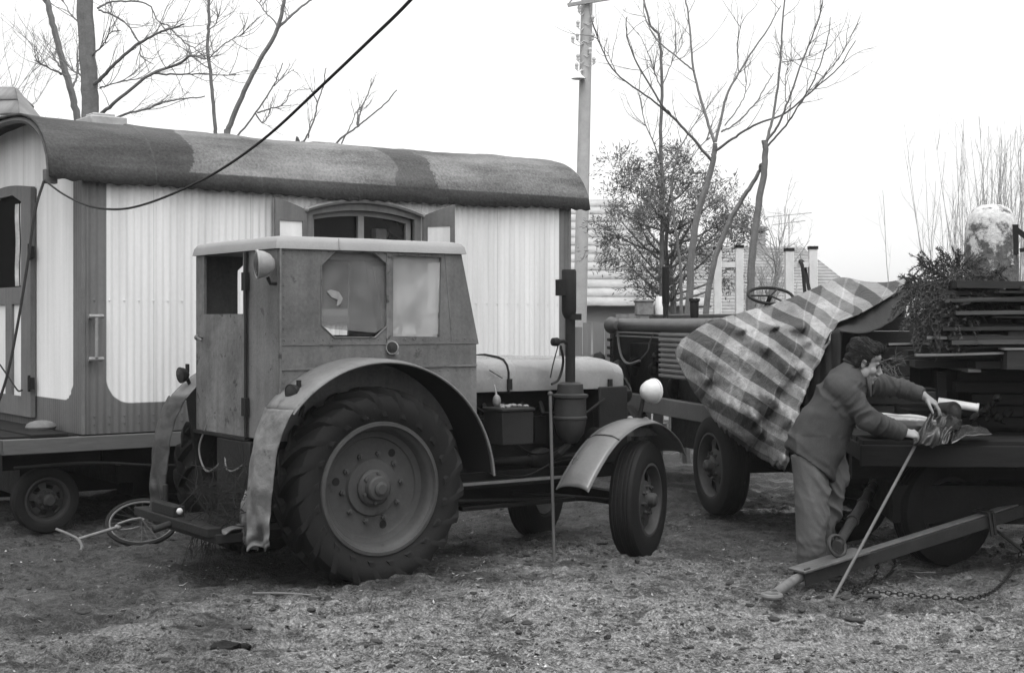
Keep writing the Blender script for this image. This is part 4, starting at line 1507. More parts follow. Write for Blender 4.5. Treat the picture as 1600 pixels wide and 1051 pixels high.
# pale H-shaped post frames
pw = M('limewashed_post', .55, .8, .2, 5, .1, 20, .004, spots=(.12, 2.2, .68))
def post_frame(label, pxl, pxr, pytop, pybar, Y, wl):
    t = thing('timber_gate', label, 'timber gate', pt((pxl + pxr) / 2, ground_y(Y), Y), group='pale post frames behind the covered machine')
    for px in (pxl, pxr):
        a = pt(px, pytop + (3 if px == pxl else 0), Y)
        MB().box((a.x - wl, Y - .05, 0), (a.x + wl, Y + .05, a.z)).build('post', pw, t, world=True, bevel=.006)
        MB().box((a.x - wl - .006, Y - .056, a.z - .012), (a.x + wl + .006, Y + .056, a.z + .025)).build('post_cap', K['dark'], t, world=True)
    a, b = pt(pxl, pybar, Y), pt(pxr, pybar, Y)
    MB().box((a.x + wl, Y - .03, a.z - .03), (b.x - wl, Y + .03, a.z + .035)).build('crossbar', pw, t, world=True)
    return t
post_frame('pale post frame standing between the bare trees left of the steering wheel', 1121, 1155, 386, 414, 17.5, .045)
pf = post_frame('pale post frame with a dark hose looped over its crossbar', 1233, 1270, 388, 414, 17.5, .05)
MB().tube(smooth_path([pt(1258, 462, 17.4), pt(1254, 418, 17.4), pt(1250, 408, 17.45), pt(1256, 414, 17.55), pt(1266, 460, 17.4)], 6), .022, 6).build('hose', K['cable'], pf, world=True)

# domed, crusted tank behind the lumber
tk = thing('domed_tank', 'mottled pale tank with a domed top standing behind the stacked lumber', 'tank', pt(1549, ground_y(14.5), 14.5))
m = Mat('crusted_metal')
a, b = m.noise(7, 6, .7), m.noise(20, 5, .7, off=3)
x, y, z = m.xyz()
crust = (a + (z - 2.5) * .25).step(.46, .56)
tm = m.out(crust.mix((b - .3).mx(.0) * .25 + .03, (b - .5) * .6 + .42), .9, a + b * .5, .02)
MB().lathe([(.265, 0), (.265, 2.45), (.26, 2.62), (.235, 2.74), (.18, 2.83), (.10, 2.87), (0, 2.885)], tk.location, (0, 0, 1), 36).build('shell', tm, tk, world=True)
c = tk.location
MB().bar(c + V((.17, -.2, 2.62)), c + V((.40, -.22, 2.44)), .03, .05).bar(c + V((.22, -.2, 2.40)), c + V((.40, -.22, 2.43)), .03, .04).box(c + V((.14, -.22, 2.36)), c + V((.20, -.16, 2.66))).build('bracket', K['dark'], tk, world=True)


# ---- trees
def px_limb(mb, pts, Y, r0, r1, rg, seg=7, dy=0.0, n=6, wob=.007):
    """limb through measured points; radii in metres; dy lets it lean towards or away from us"""
    q = [pt(p[0], p[1], Y + dy * i / max(1, len(pts) - 1)) for i, p in enumerate(pts)]
    s = smooth_path(q, n)
    s = [p + V((rg.gauss(0, wob), rg.gauss(0, wob), rg.gauss(0, wob))) * .5 for p in s]
    mb.tube(s, [r0 + (r1 - r0) * (i / (len(s) - 1)) for i in range(len(s))], seg)
    return s


def side_twigs(mb, path, rg, n, L, r, lev, lo=.15, spread=.6, up=.5, kids_=2):
    for k in range(n):
        i = int(len(path) * rg.uniform(lo, .98))
        i = min(i, len(path) - 2)
        d = (path[i + 1] - path[i]).normalized()
        dd = (d + V((rg.gauss(0, spread), rg.gauss(0, spread), rg.gauss(0, spread * .7) + up * .3))).normalized()
        twigs(mb, path[i], dd, L * rg.uniform(.5, 1.2), r, lev, rg, .55, up, kids_)


def tree(label, base, Y, limbs, seed, tw, cat='tree', group='bare trees', trunkm='bark', name='bare_tree', twm='twig'):
    rg = random.Random(seed)
    t = thing(name, label, cat, pt(base, ground_y(Y), Y), group=group)
    mb, cr = MB(), MB()
    slim = 1.0 if 'behind the wagon' in group else .62
    for i, (pts, r0, r1, dy) in enumerate(limbs):
        r0, r1 = r0 * (.76 if i == 0 and slim < 1 else slim), r1 * slim
        if i == 0:
            b0, (x0_, y0_) = (base, ground_y(Y)), pts[0]
            st_ = math.hypot(pts[1][0] - x0_, pts[1][1] - y0_)
            dx_, dy_ = (x0_ - pts[1][0]) / st_, (y0_ - pts[1][1]) / st_
            k1 = (x0_ + dx_ * st_ * .9, y0_ + dy_ * st_ * .9)
            pts = [b0, ((b0[0] + k1[0]) / 2, (b0[1] + k1[1]) / 2), k1] + pts
        s = px_limb(mb, pts, Y, r0 * Y / F, r1 * Y / F, rg, dy=dy)
        if i == 0 and tw[2] <= 0:
            continue
        if r1 < 3.0:
            side_twigs(cr, s, rg, tw[0], tw[1], .005, tw[3] if len(tw) > 3 else 1, lo=(.5 if i == 0 else .2), up=.6)
    mb.build('trunk', K[trunkm], t, world=True)
    if cr.v:
        cr.build('crown', K[twm], t, world=True)
    return t


def c8(*p):                                               # photo crop -> photo pixels
    return [(880 + x * .4565, y * .4565) for x, y in p]


tree('bare tree with a wide forked crown behind the second machine', 1073, 17.0, [
    (c8((430, 1050), (450, 780), (490, 640), (515, 540), (520, 490)), 10, 6.0, 0),
    (c8((508, 550), (440, 470), (370, 395), (335, 355), (265, 240), (222, 140), (215, 60)), 4.0, 1.2, -.8),
    (c8((365, 392), (300, 340), (180, 250), (130, 160), (100, 80)), 2.8, 1.0, -1.0),
    (c8((518, 485), (480, 370), (447, 240), (430, 70), (412, -40)), 4.2, 1.8, .6),
    (c8((447, 242), (400, 205), (325, 140), (280, 60), (275, -20)), 2.4, 1.0, .6),
    (c8((522, 485), (560, 330), (610, 235), (700, 100), (745, 20)), 3.8, 1.2, .5),
    (c8((525, 515), (580, 475), (650, 432), (760, 388), (850, 312), (940, 235), (1000, 140)), 3.6, 1.0, -1.2),
    (c8((540, 450), (580, 430), (650, 365), (690, 300), (720, 250)), 2.6, 1.2, .8),
    (c8((555, 430), (610, 350), (625, 300), (620, 220)), 1.8, .8, .3),
    (c8((600, 245), (595, 150), (615, 70)), 1.6, .8, .2),
    (c8((180, 250), (160, 200), (150, 180)), 1.4, .6, .2),
], 21, (5, .55, 0, 1))
tree('bare tree with upright thin limbs and knobbly trunk nearest the checked cover', 1170, 16.2, [
    (c8((640, 1060), (645, 900), (660, 760), (685, 600), (692, 520), (688, 480)), 10, 7, 0),
    (c8((690, 520), (705, 450), (722, 380), (745, 200), (752, 60), (762, -40)), 4.4, 1.6, .3),
    (c8((700, 480), (735, 430), (770, 345), (830, 180), (870, 80), (895, -20)), 3.4, 1.1, -.4),
    (c8((700, 500), (760, 430), (800, 370), (860, 270), (905, 140), (915, 60)), 2.8, .9, -.9),
    (c8((845, 320), (900, 250), (950, 190), (1010, 80)), 1.8, .7, -.4),
    (c8((762, 350), (760, 270), (775, 200)), 1.6, .7, .4),
    (c8((748, 215), (800, 205), (850, 190)), 1.4, .6, .2),
], 22, (7, .5, 0, 2))
tree('leaning bare trunk that crosses to the knobbly tree', 1098, 16.6, [
    (c8((490, 1060), (515, 900), (560, 780), (605, 695), (640, 640), (670, 590), (676, 560)), 8, 4, -.3),
], 23, (0, .3, 0, 1))
tree('slender tall young tree with many fine side shoots beside the pole', 1033, 18.5, [
    (c8((335, 1050), (338, 800), (340, 640), (333, 480), (338, 300), (328, 130), (300, 90), (275, 0), (270, -40)), 6.5, 1.8, 0),
    (c8((335, 560), (310, 490), (280, 420), (262, 330), (265, 240)), 1.8, .7, -.4),
    (c8((338, 600), (390, 520), (440, 440), (500, 360), (560, 280)), 2.2, .7, .5),
    (c8((338, 310), (310, 240), (290, 180), (255, 110)), 1.6, .7, -.3),
    (c8((340, 290), (375, 210), (415, 140)), 1.5, .7, .2),
    (c8((340, 620), (420, 560), (470, 500), (500, 470)), 1.6, .7, .2),
], 24, (9, .6, 1, 2))
tree('thin dark trunk inside the evergreen bush', 1066, 17.6, [(c8((405, 1060), (400, 900), (378, 740), (372, 620), (400, 500)), 5.0, 2.0, 0)], 25, (6, .4, 0, 1))
c = lambda x, y: (x / 2.5, y / 2.5)
# group left of the cable, behind the wagon
rt = tree('thick straight tree trunk rising right behind the wagon roof', 143, 16.2, [
    ([(141, 240), (141, 180), (139, 120), (135, 60), (132, 0), (131, -40)], 14.5, 12.5, 0),
    ([c(350, 340), c(395, 308), c(440, 260), c(530, 180), c(600, 140), c(665, 112), c(720, 95)], 3.4, 1.2, -.8),
    ([c(350, 480), c(398, 443), c(450, 400), c(590, 290), c(700, 250), c(745, 218), c(800, 230)], 3.4, 1.2, -1.2),
    ([c(600, 288), c(700, 290), c(780, 290), c(920, 296)], 1.8, .7, -.4),
    ([c(355, 440), c(390, 455), c(440, 465), c(500, 442), c(560, 430), c(640, 400), c(720, 385), c(800, 378)], 2.4, .9, -1.0),
    ([c(350, 225), c(380, 200), c(410, 165), c(430, 130), c(470, 120)], 1.6, .7, -.5),
    ([c(385, 40), c(440, 60), c(500, 100), c(545, 170), c(550, 220), c(600, 250)], 1.6, .6, -.4),
    ([c(380, 35), c(430, 10), c(500, 5), c(580, 20), c(620, 85), c(660, 100)], 1.8, .7, .3),
    ([c(325, 300), c(300, 285), c(275, 270)], 1.8, .8, .1),
    ([c(390, 345), c(440, 330), c(520, 310)], 1.4, .6, -.3),
    ([c(315, 95), c(280, 60), c(255, 20), c(240, -20)], 1.3, .6, .4),
    ([c(665, 112), c(720, 165), c(760, 190), c(800, 225)], 1.2, .6, -.2),
], 31, (9, .6, 0, 2), group='bare trees behind the wagon')
tree('bare tree with a leaning forked trunk left of the thick trunk', 122, 17.0, [
    ([(121, 186), c(280, 360), c(245, 240), c(210, 110), c(188, 15), c(180, -30)], 6.5, 4.2, 0),
    ([c(188, 15), c(165, -5), c(150, -40)], 2.6, 1.4, .2),
    ([c(245, 290), c(200, 270), c(130, 235)], 1.8, .7, -.4),
    ([c(243, 270), c(220, 240), c(205, 210)], 2.0, .9, .3),
    ([c(280, 350), c(300, 300), c(303, 250), c(320, 200)], 2.0, .9, .3),
], 32, (8, .5, 0, 2), group='bare trees behind the wagon')
tree('slim bare sapling standing straight behind the middle of the wagon roof', 341, 17.5, [
    ([(338, 215), c(838, 460), c(825, 300), c(812, 190), c(815, 90), c(818, -30)], 3.6, 2.2, 0),
    ([c(815, 120), c(845, 90), c(850, 50)], 1.0, .5, .2),
    ([c(815, 230), c(880, 170), c(960, 130)], 1.1, .5, -.3),
    ([c(820, 270), c(760, 230), c(740, 200)], 1.0, .5, .3),
], 33, (10, .5, 1, 2), group='bare trees behind the wagon')
tree('bare tree slanting to the right with a high fork above the wagon', 335, 16.8, [
    ([(355, 215), c(890, 515), c(935, 400), c(1000, 265), c(1085, 110), c(1110, 0), c(1118, -60)], 6.0, 2.4, 0),
    ([c(1085, 112), c(1140, 60), c(1200, 12), c(1250, -20)], 2.4, 1.2, .4),
    ([c(1083, 100), c(1040, 50), c(1000, 0)], 1.3, .7, .3),
], 34, (5, .5, 0, 1), group='bare trees behind the wagon')
tree('low crooked bare branches showing over the wagon roof under the cable', 372, 18.0, [
    ([c(930, 530), c(1000, 440), c(1060, 350), c(1080, 310), c(1105, 245)], 2.2, .8, 0),
    ([c(1005, 440), c(1060, 425), c(1110, 405), c(1135, 350)], 1.4, .6, .2),
    ([c(1000, 445), c(1025, 480), c(1050, 450), c(1065, 380)], 1.2, .6, .2),
    ([c(1070, 335), c(1110, 300), c(1150, 270)], 1.0, .5, .2),
], 35, (6, .4, 0, 1), group='bare trees behind the wagon')
tree('small bare tree with pruned knuckled shoots right of the cable', 512, 18.0, [
    ([(513, 262), (519, 236), c(1330, 543), c(1390, 500), c(1440, 460), c(1510, 400), c(1550, 352)], 2.4, .9, 0),
    ([c(1398, 490), c(1410, 430), c(1440, 360), c(1452, 308)], 1.5, .7, .2),
    ([c(1395, 490), c(1398, 440), c(1405, 420)], 1.4, .6, .1),
    ([c(1335, 560), c(1370, 490), c(1390, 435)], 1.2, .6, .2),
], 36, (3, .4, 0, 1), group='bare trees behind the wagon')
tree('small bare tree with an upright knobbed stem crossing the cable', 478, 18.6, [
    ([(470, 225), c(1195, 540), c(1225, 470), c(1241, 400), c(1265, 330), c(1272, 265)], 2.2, .8, 0),
    ([c(1241, 403), c(1225, 370), c(1210, 345)], 1.2, .6, .1),
    ([c(1205, 540), c(1210, 490), c(1220, 460)], 1.2, .6, .1),
], 37, (4, .4, 0, 1), group='bare trees behind the wagon')


def far_tree(label, X, Y, h, seed, spread=.5):
    rg = random.Random(seed)
    t = thing('bare_tree', label, 'tree', (X, Y, 0), group='hazy far trees')
    mb, cr = MB(), MB()
    tk_ = smooth_path([V((X, Y, 0)), V((X + rg.uniform(-.3, .3), Y, h * .3)), V((X + rg.uniform(-.5, .5), Y, h * .7))], 6)
    mb.tube(tk_, [.16, .06], 7)
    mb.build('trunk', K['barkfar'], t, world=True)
    for k in range(34):
        i = int(len(tk_) * rg.uniform(.3, .99))
        d = V((rg.gauss(0, spread), rg.gauss(0, spread), rg.uniform(.3, 1)))
        twigs(cr, tk_[min(i, len(tk_) - 1)], d, h * rg.uniform(.2, .42), .018, 3, rg, .6, .5, 3)
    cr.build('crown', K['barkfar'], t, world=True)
far_tree('faint feathery tree far off above the board roof at the left edge', -13.2, 36, 8.6, 41)
far_tree('very faint tree far off over the middle of the wagon roof', -3.6, 48, 6.6, 42)
far_tree('faint thin tree in front of the far hipped roof', 6.6, 36, 4.4, 43, .3)

# whippy shrub behind the tank
rg = random.Random(51)
ws = thing('whippy_shrub', 'tall shrub of fine upright shoots behind the domed tank', 'shrub', (7.3, 21.5, 0))
cr = MB()
for k in range(120):
    a, l = rg.gauss(0, .30), rg.uniform(2.6, 4.6)
    p = V((7.35 + rg.gauss(0, .3), 21.5 + rg.gauss(0, .3), .2))
    mid = p + V((a * 1.2 + rg.gauss(0, .1), rg.gauss(0, .4), l * .45))
    tip = mid + V((a * .15 + rg.gauss(0, .15), rg.gauss(0, .3), l * .55))
    s = smooth_path([p, mid, tip], 7)
    cr.tube(s, [.010, .003], 4)
    side_twigs(cr, s, rg, 5, .7, .003, 1, .3, .3, 1.0, 2)
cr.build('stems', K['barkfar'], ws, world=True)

# evergreen bush: leaf clumps on real limbs
rg = random.Random(61)
ev = thing('evergreen_bush', 'ragged evergreen bush growing round the thin trunks beside the pole', 'bush', pt(1050, ground_y(18.8), 18.8))
mb, cr = MB(), MB()
tips = []
c0 = [(1052, 470), (1040, 400), (1046, 330)]
px_limb(mb, [(1050, ground_y(18.8))] + c0, 18.8, .05, .02, rg)
cl = c8((190, 560), (210, 600), (240, 560), (270, 600), (215, 660), (250, 640), (180, 720), (145, 780), (150, 830), (200, 760), (250, 720), (300, 700), (330, 640), (380, 600), (400, 540), (390, 650),
        (440, 620), (480, 600), (420, 700), (350, 760), (290, 790), (230, 820), (190, 870), (160, 880), (250, 880), (310, 860), (370, 820), (430, 770), (480, 690), (520, 680), (550, 700),
        (540, 760), (490, 780), (450, 850), (390, 890), (330, 930), (270, 950), (230, 930), (350, 990), (300, 1000), (500, 830), (550, 820), (600, 770), (620, 740), (590, 800), (520, 870), (470, 900),
        (560, 930), (555, 960), (400, 960), (280, 1000), (420, 560), (365, 530), (290, 650), (340, 700), (400, 730), (460, 660), (300, 750), (350, 690), (260, 770), (410, 800), (540, 660), (620, 790), (575, 745), (330, 580))
for (px, py) in cl:
    Yc = 18.8 + rg.gauss(0, .45)
    cpt = pt(px, py, Yc)
    root_ = pt(1046 + rg.uniform(-8, 8), min(470, py + rg.uniform(20, 90)), 18.8)
    if rg.random() < .6:
        mb.tube(smooth_path([root_, root_.lerp(cpt, .55) + V((0, 0, -.05)), cpt], 4), [.02, .006], 5)
    for k in range(rg.randint(11, 18)):
        q = cpt + V((rg.gauss(0, .11), rg.gauss(0, .14), rg.gauss(0, .095)))
        dd = V((rg.gauss(0, .6), rg.gauss(0, .6), rg.gauss(.35, .5))).normalized()
        for j in range(rg.randint(16, 30)):
            s0 = q + dd * rg.uniform(-.05, .16) + V((rg.gauss(0, .035), rg.gauss(0, .035), rg.gauss(0, .035)))
            e = (dd + V((rg.gauss(0, .4), rg.gauss(0, .4), rg.gauss(0, .4)))).normalized() * rg.uniform(.045, .09)
            w_ = e.cross(V((rg.gauss(0, 1), rg.gauss(0, 1), rg.gauss(0, 1)))).normalized() * rg.uniform(.004, .008)
            cr.add([s0 - w_ * .4, s0 + e * .5 - w_, s0 + e, s0 + e * .5 + w_], [(0, 1, 2, 3)])
mb.build('trunk', K['bark'], ev, world=True)
cr.build('crown', K['juniper'], ev, world=True, smooth=False)
# ---------------------------------------------------------------- second machine under the checked cover
R2 = math.atan2(.97, -.244)
P2 = V((1.83, 12.47, 0))
m2 = thing('road_tractor', 'old dark long-nosed tractor half hidden under the checked cover', 'tractor', P2, R2)
M2 = Matrix.Translation(P2) @ Matrix.Rotation(R2, 4, 'Z')
M2i = M2.inverted()
E2 = M2i @ V((0, 0, H))


def l2(px, py, y):
    d = M2i.to_3x3() @ V(((px - 800) / F, 1, -(py - HY) / F))
    t = (y - E2.y) / d.y
    return E2 + d * t


K['hull'] = M('machine_paint', .065, .4, .3, 4, .15, 40, .003, streak=.2)
YS = -.16
road_wheel(m2, (0, 0, .43), (0, 1, 0), .435, .27, .22, 'wheel', dish=.05, holes=6)
road_wheel(m2, (0, -1.35, .43), (0, -1, 0), .435, .27, .22, 'wheel', dish=.05, holes=6)
road_wheel(m2, (2.7, -.1, .40), (0, 1, 0), .40, .25, .2, 'wheel')
road_wheel(m2, (2.7, -1.25, .40), (0, -1, 0), .40, .25, .2, 'wheel')
hood0, hood1 = l2(1130, 510, YS), l2(962, 507, YS)
zt = (hood0.z + hood1.z) / 2
HX0 = .75
mb = MB().tube([(HX0, YS - .06, zt), (hood1.x, YS - .06, zt), (hood1.x + .06, YS - .06, zt - .01)], [.075, .075, .03], 14)
mb.box((HX0, YS - 1.0, zt - .03), (hood1.x, YS - .08, zt + .07)).tube([(HX0, YS - 1.05, zt), (hood1.x, YS - 1.05, zt)], .075, 12)
mb.build('hood', K['hull'], m2, bevel=.02)
xr = l2(975, 490, YS - .3)
MB().box((HX0 + .1, YS - .45, zt + .075), (hood1.x - .1, YS - .35, zt + .115)).build('hood_rail', K['hull'], m2, bevel=.01)
MB().tube([(HX0, YS - .005, zt - .09), (hood1.x, YS - .005, zt - .08)], .012, 6).tube([(HX0, YS - .005, zt - .13), (hood1.x, YS - .005, zt - .12)], .01, 6).build('side_rail', K['rod'], m2)
# louvred side and radiator
lv0, lv1 = l2(1075, 560, YS), l2(1029, 560, YS)
mb = MB()
zl0, zl1 = l2(1050, 592, YS).z, l2(1050, 519, YS).z
mb.box((HX0, YS - .04, zl0), (lv1.x, YS - .02, zl1))
for k in range(9):
    z = zl0 + (zl1 - zl0) * (k + .5) / 9
    mb.bar((HX0, YS - .015, z), (lv1.x - .02, YS - .015, z), .05, .03)
mb.build('louvres', M('louvre_paint', .12, .5, .3, 5), m2, bevel=.006)
rx0 = l2(950, 540, YS).x
mb = MB().box((rx0 - .12, YS - 1.0, .75), (rx0, YS - .02, zt - .06))
for k in range(8):
    mb.bar((rx0 - .1, YS - .005, .85 + k * .09), (rx0 + .02, YS - .005, .85 + k * .09), .03, .035)
mb.build('radiator', K['dark'], m2, bevel=.01)
mb = MB().box((.9, -.95, .75), (rx0 - .2, -.35, 1.45))
r_ = random.Random(8)
for k in range(12):
    x = r_.uniform(1.2, rx0 - .3)
    mb.ball((x, -.33, r_.uniform(.95, 1.45)), (r_.uniform(.05, .12), .08, r_.uniform(.05, .12)), 8, 6)
a, b = l2(963, 535, YS - .1), l2(1003, 577, YS - .1)
mb.build('engine', K['oily'], m2, bevel=.01)
MB().tube(smooth_path([l2(965, 517, YS), l2(968, 545, YS), l2(974, 562, YS), l2(984, 568, YS), l2(1000, 563, YS)], 6), .014, 6).tube(smooth_path([l2(1022, 520, YS), l2(1015, 535, YS), l2(1012, 548, YS), l2(1002, 560, YS)], 6), .008, 6).build('pipe', K['rod'], m2)
p = l2(956, 508, YS + .03)
o = MB().lathe([(0, -.15), (.05, -.14), (.08, -.09), (.092, 0), (.095, .01), (.085, .02), (0, .03)], p, (1, .15, 0), 20).build('headlamp', K['hull'], m2)
# exhaust stacks
def stack(px, py0, py1, r, top):
    a = l2(px, py0, YS - .25)
    z1 = H - (py1 - HY) / F * (M2 @ a).y
    mb = MB().tube([(a.x, a.y, a.z - .05), (a.x, a.y, z1)], r * .75, 12)
    if top:
        mb.lathe([(r * .8, z1 - .19), (r * 1.0, z1 - .17), (r * 1.05, z1 - .03), (r * 1.3, z1 - .02), (r * 1.3, z1 + .005), (0, z1 + .005)], (a.x, a.y, 0), (0, 0, 1), 16)
    else:
        mb.lathe([(r * .8, z1 - .42), (r, z1 - .38), (r, z1), (r * .8, z1 + .005), (0, z1 + .005)], (a.x, a.y, 0), (0, 0, 1), 16)
    mb.build('exhaust_stack', K['dark'], m2, ang=30)
stack(1040, 498, 417, .038, False)
stack(1085, 500, 467, .042, True)
# frame beam, belly, platform
bz0 = l2(1100, 632, YS + .05).z
MB().box((-1.9, YS - .02, bz0 - .17), (rx0 + .05, YS + .06, bz0)).box((-1.9, -1.2, bz0 - .17), (rx0 + .05, -1.12, bz0)).build('frame_beam', K['hull'], m2, bevel=.008)
MB().box((-1.8, -1.1, .45), (1.9, -.25, .75)).box((-.06, -1.2, .36), (.06, -.1, .5)).box((2.65, -1.2, .34), (2.75, -.2, .46)).box((.15, -.2, .55), (.5, -.02, .72)).build('belly', K['oily'], m2)
MB().box((-1.9, -1.15, bz0 - .0), (.9, YS, bz0 + .05)).build('platform', K['darkwood'], m2)
st = M2i @ pt(1204, 462, 12.6)
ring = [st + V((.10 * math.sin(a), .21 * math.cos(a), .21 * math.sin(a) * .35)) for a in np.linspace(0, 2 * PI, 25)[:-1]]
mb = MB().tube(ring, .014, 8, closed=True).tube([st, st + V((.5, 0, -.5))], .02, 8)
for k in (0, 8, 16):
    mb.tube([st, ring[k]], .009, 6)
mb.build('steering_wheel', K['dark'], m2)
MB().box((-.8, -.9, bz0 + .05), (-.3, -.4, 1.35)).box((-.85, -.9, 1.3), (-.75, -.4, 1.62)).build('driver_seat', K['inside'], m2, bevel=.03)
# small crate with checked cloth and white jug on the hood
cp = pt(1010, 480, 15.6)
tag(MB().box(cp + V((-.12, -.1, -.09)), cp + V((.07, .1, .07))).box(cp + V((-.13, -.11, .055)), cp + V((.08, .11, .085))).build('basket', M('basket_weave', .16, .8, .5, 9, .4, 30), bevel=.012), 'small dark woven basket standing on the long hood', 'basket')
tag(MB().lathe([(.0, -.09), (.05, -.085), (.06, 0), (.04, .08), (.03, .12), (.0, .12)], cp + V((.14, 0, 0)), (0, 0, 1), 14).build('jug', K['white']), 'small white jug standing on the long hood beside the basket', 'jug')

# dark boarded load under the cover
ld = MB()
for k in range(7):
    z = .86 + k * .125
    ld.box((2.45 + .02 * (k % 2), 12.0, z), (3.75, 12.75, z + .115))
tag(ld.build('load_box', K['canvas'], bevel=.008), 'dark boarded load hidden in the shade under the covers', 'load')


# ---- covers
def coons(top, bot, left, right, n=40, m_=32):
    """surface between four measured edges (px, py, Y)"""
    def res(c_, k):
        s = smooth_path([V(p) for p in c_], 12)
        L = [0]
        for i in range(1, len(s)):
            L.append(L[-1] + (s[i] - s[i - 1]).length)
        return [V([float(np.interp(L[-1] * i / k, L, [p[j] for p in s])) for j in range(3)]) for i in range(k + 1)]
    T, B, Lf, R = res(top, n), res(bot, n), res(left, m_), res(right, m_)
    out = []
    for j in range(m_ + 1):
        v = j / m_
        row = []
        for i in range(n + 1):
            u = i / n
            p = T[i] * (1 - v) + B[i] * v + Lf[j] * (1 - u) + R[j] * u - (T[0] * (1 - u) * (1 - v) + T[n] * u * (1 - v) + B[0] * (1 - u) * v + B[n] * u * v)
            row.append(p)
        out.append(row)
    return out


top = [(1064, 532, 13.0), (1085, 516, 12.9), (1110, 503, 12.75), (1160, 488, 12.55), (1200, 477, 12.5), (1240, 464, 12.5), (1275, 449, 12.6), (1312, 434, 12.4), (1350, 440, 12.3), (1388, 441, 12.2), (1425, 431, 12.1)]
bot = [(1105, 640, 12.1), (1122, 664, 12.0), (1150, 690, 11.75), (1188, 715, 11.45), (1226, 736, 11.15)]
left = [(1064, 532, 13.0), (1055, 552, 12.85), (1064, 576, 12.65), (1082, 610, 12.35), (1105, 640, 12.1)]
right = [(1425, 431, 12.1), (1402, 455, 11.75), (1352, 485, 11.4), (1324, 497, 11.3), (1306, 508, 11.2), (1291, 545, 11.1), (1272, 580, 11.05), (1252, 630, 11.0), (1238, 685, 11.05), (1226, 736, 11.15)]
N_, M_ = 110, 90
G = coons(top, bot, left, right, N_, M_)
mb = MB()
rows = []
back = 10
for j in range(-back, M_ + 1):
    row = []
    for i in range(N_ + 1):
        if j < 0:                                       # runs on over the ridge and down the far side
            g0 = G[0][i]
            q = -j / back
            p = pt(g0.x, g0.y, g0.z) + V((.25 * q, 1.15 * q, -.02 * q - .35 * q * q))
            uv = (g0.x, g0.y - 110 * q)
        else:
            g0 = G[j][i]
            u, v = i / N_, j / M_
            p = pt(g0.x, g0.y, g0.z)
            bulge = math.sin(PI * u) * math.sin(PI * v)
            p.y -= .22 * bulge
            uv = (g0.x, g0.y)
        row.append((p, uv))
    rows.append(row)
for j, row in enumerate(rows):
    for i, (p, uv) in enumerate(row):
        u, v = i / N_, (j - back) / M_
        edge = min(1, u / .06, (1 - u) / .06, max(0.0, (1 - v)) / .05, 1)
        # sags running down from the ridge + crumple
        k = .07 * math.sin(uv[0] * .055 + uv[1] * .03 + 2.5 * nz((uv[0] * .02, uv[1] * .02, 0), 1)) * (.4 + .6 * max(0, v))
        ridge = 1 - math.hypot(nz((uv[0] * .016 - uv[1] * .010, uv[1] * .007 + uv[0] * .003, 3), 1), .1) * 2.2
        k += .15 * max(0, ridge) ** 2
        k += .05 * nz((uv[0] * .030 + uv[1] * .02, uv[1] * .055 - uv[0] * .02, 3), 1) + .045 * (1 - math.hypot(nz((uv[0] * .035 - uv[1] * .012, uv[1] * .03 + uv[0] * .02, 8), 1), .13) * 2.5) * .6 + .016 * nz((uv[0] * .13, uv[1] * .10, 8), 1)
        for (x0_, y0_, x1_, y1_, wd_, am_) in ((1108, 503, 1150, 514, 7, .11), (1150, 514, 1198, 509, 7, .12), (1198, 509, 1240, 513, 6, .08), (1118, 622, 1168, 650, 9, .08), (1160, 640, 1178, 668, 8, .07), (1062, 548, 1100, 590, 8, .06), (1300, 440, 1330, 490, 8, .06), (1196, 690, 1222, 655, 7, .06)):
            ex_, ey_ = x1_ - x0_, y1_ - y0_
            t_ = max(0, min(1, ((uv[0] - x0_) * ex_ + (uv[1] - y0_) * ey_) / (ex_ * ex_ + ey_ * ey_)))
            dd_ = math.hypot(uv[0] - x0_ - ex_ * t_, uv[1] - y0_ - ey_ * t_)
            k += am_ * math.exp(-(dd_ / wd_) ** 2)
        rag = max(0, 1 - (1 - u) / .05) * max(0, v)
        pp = p + V((.012 * rag * nz((j * .35, 2, 1), 1) * 3, -k * (.35 + .65 * edge) * (1 if v > .02 else .5), .02 * k + .012 * nz((i * .25, 7, 0), 1) * (1 if v > .97 else 0) * 2))
        idx = len(mb.v)
        mb.v.append(tuple(pp))
        wx, wy = uv[0] + 7 * nz((uv[0] * .012, uv[1] * .012, 5), 1), uv[1] + 7 * nz((uv[0] * .012, uv[1] * .012, 9), 1)
        a = (wx - 1060) * .93 + (wy - 530) * .36           # along the long stripes
        b = -(wx - 1060) * .56 + (wy - 530) * .83
        mb.uv[idx] = (a / 108.0 + .12, b / 34.0)
nr = len(rows)
for j in range(nr - 1):
    for i in range(N_):
        a = j * (N_ + 1) + i
        mb.f.append((a, a + 1, a + N_ + 2, a + N_ + 1))
m = Mat('checked_cloth', 'UV')
x, y, z = m.xyz()
fu = (x.fr() - .5).abs().step(.243, .257)
fv = (y.fr() - .5).abs().step(.243, .257)
uvco = m.co
tcn = [n for n in m.nt.nodes if n.type == 'TEX_COORD'][0]
m.co = tcn.outputs['Object']
a, b, c_ = m.noise(3.2, 6, .65), m.noise(24, 5, .65, off=3), m.noise(120, 3, .6, off=6)
tone = fu * .06 + fv * .12 + .036
lines = ((x.fr() - .07).abs() * -1 + .018).step(0, .006).mx(((x.fr() - .62).abs() * -1 + .012).step(0, .006))
tone = tone + lines * .045
val = tone * ((a - .5) * 1.5 + (b - .5) * .7 + (c_ - .5) * .5 + 1.0)
stain = m.noise(1.3, 5, .6, off=9).step(.58, .7)
val = stain.mix(val, val * .6 + .012)
cr1 = (m.noise(5.0, 5, .6, (1, 1, .5), 14.0, 1.0) - .5).abs() * -2.6
cloth = m.out(val.mx(.012).mn(.40), .85, b * .6 + c_ * .3 + a + cr1, .02)
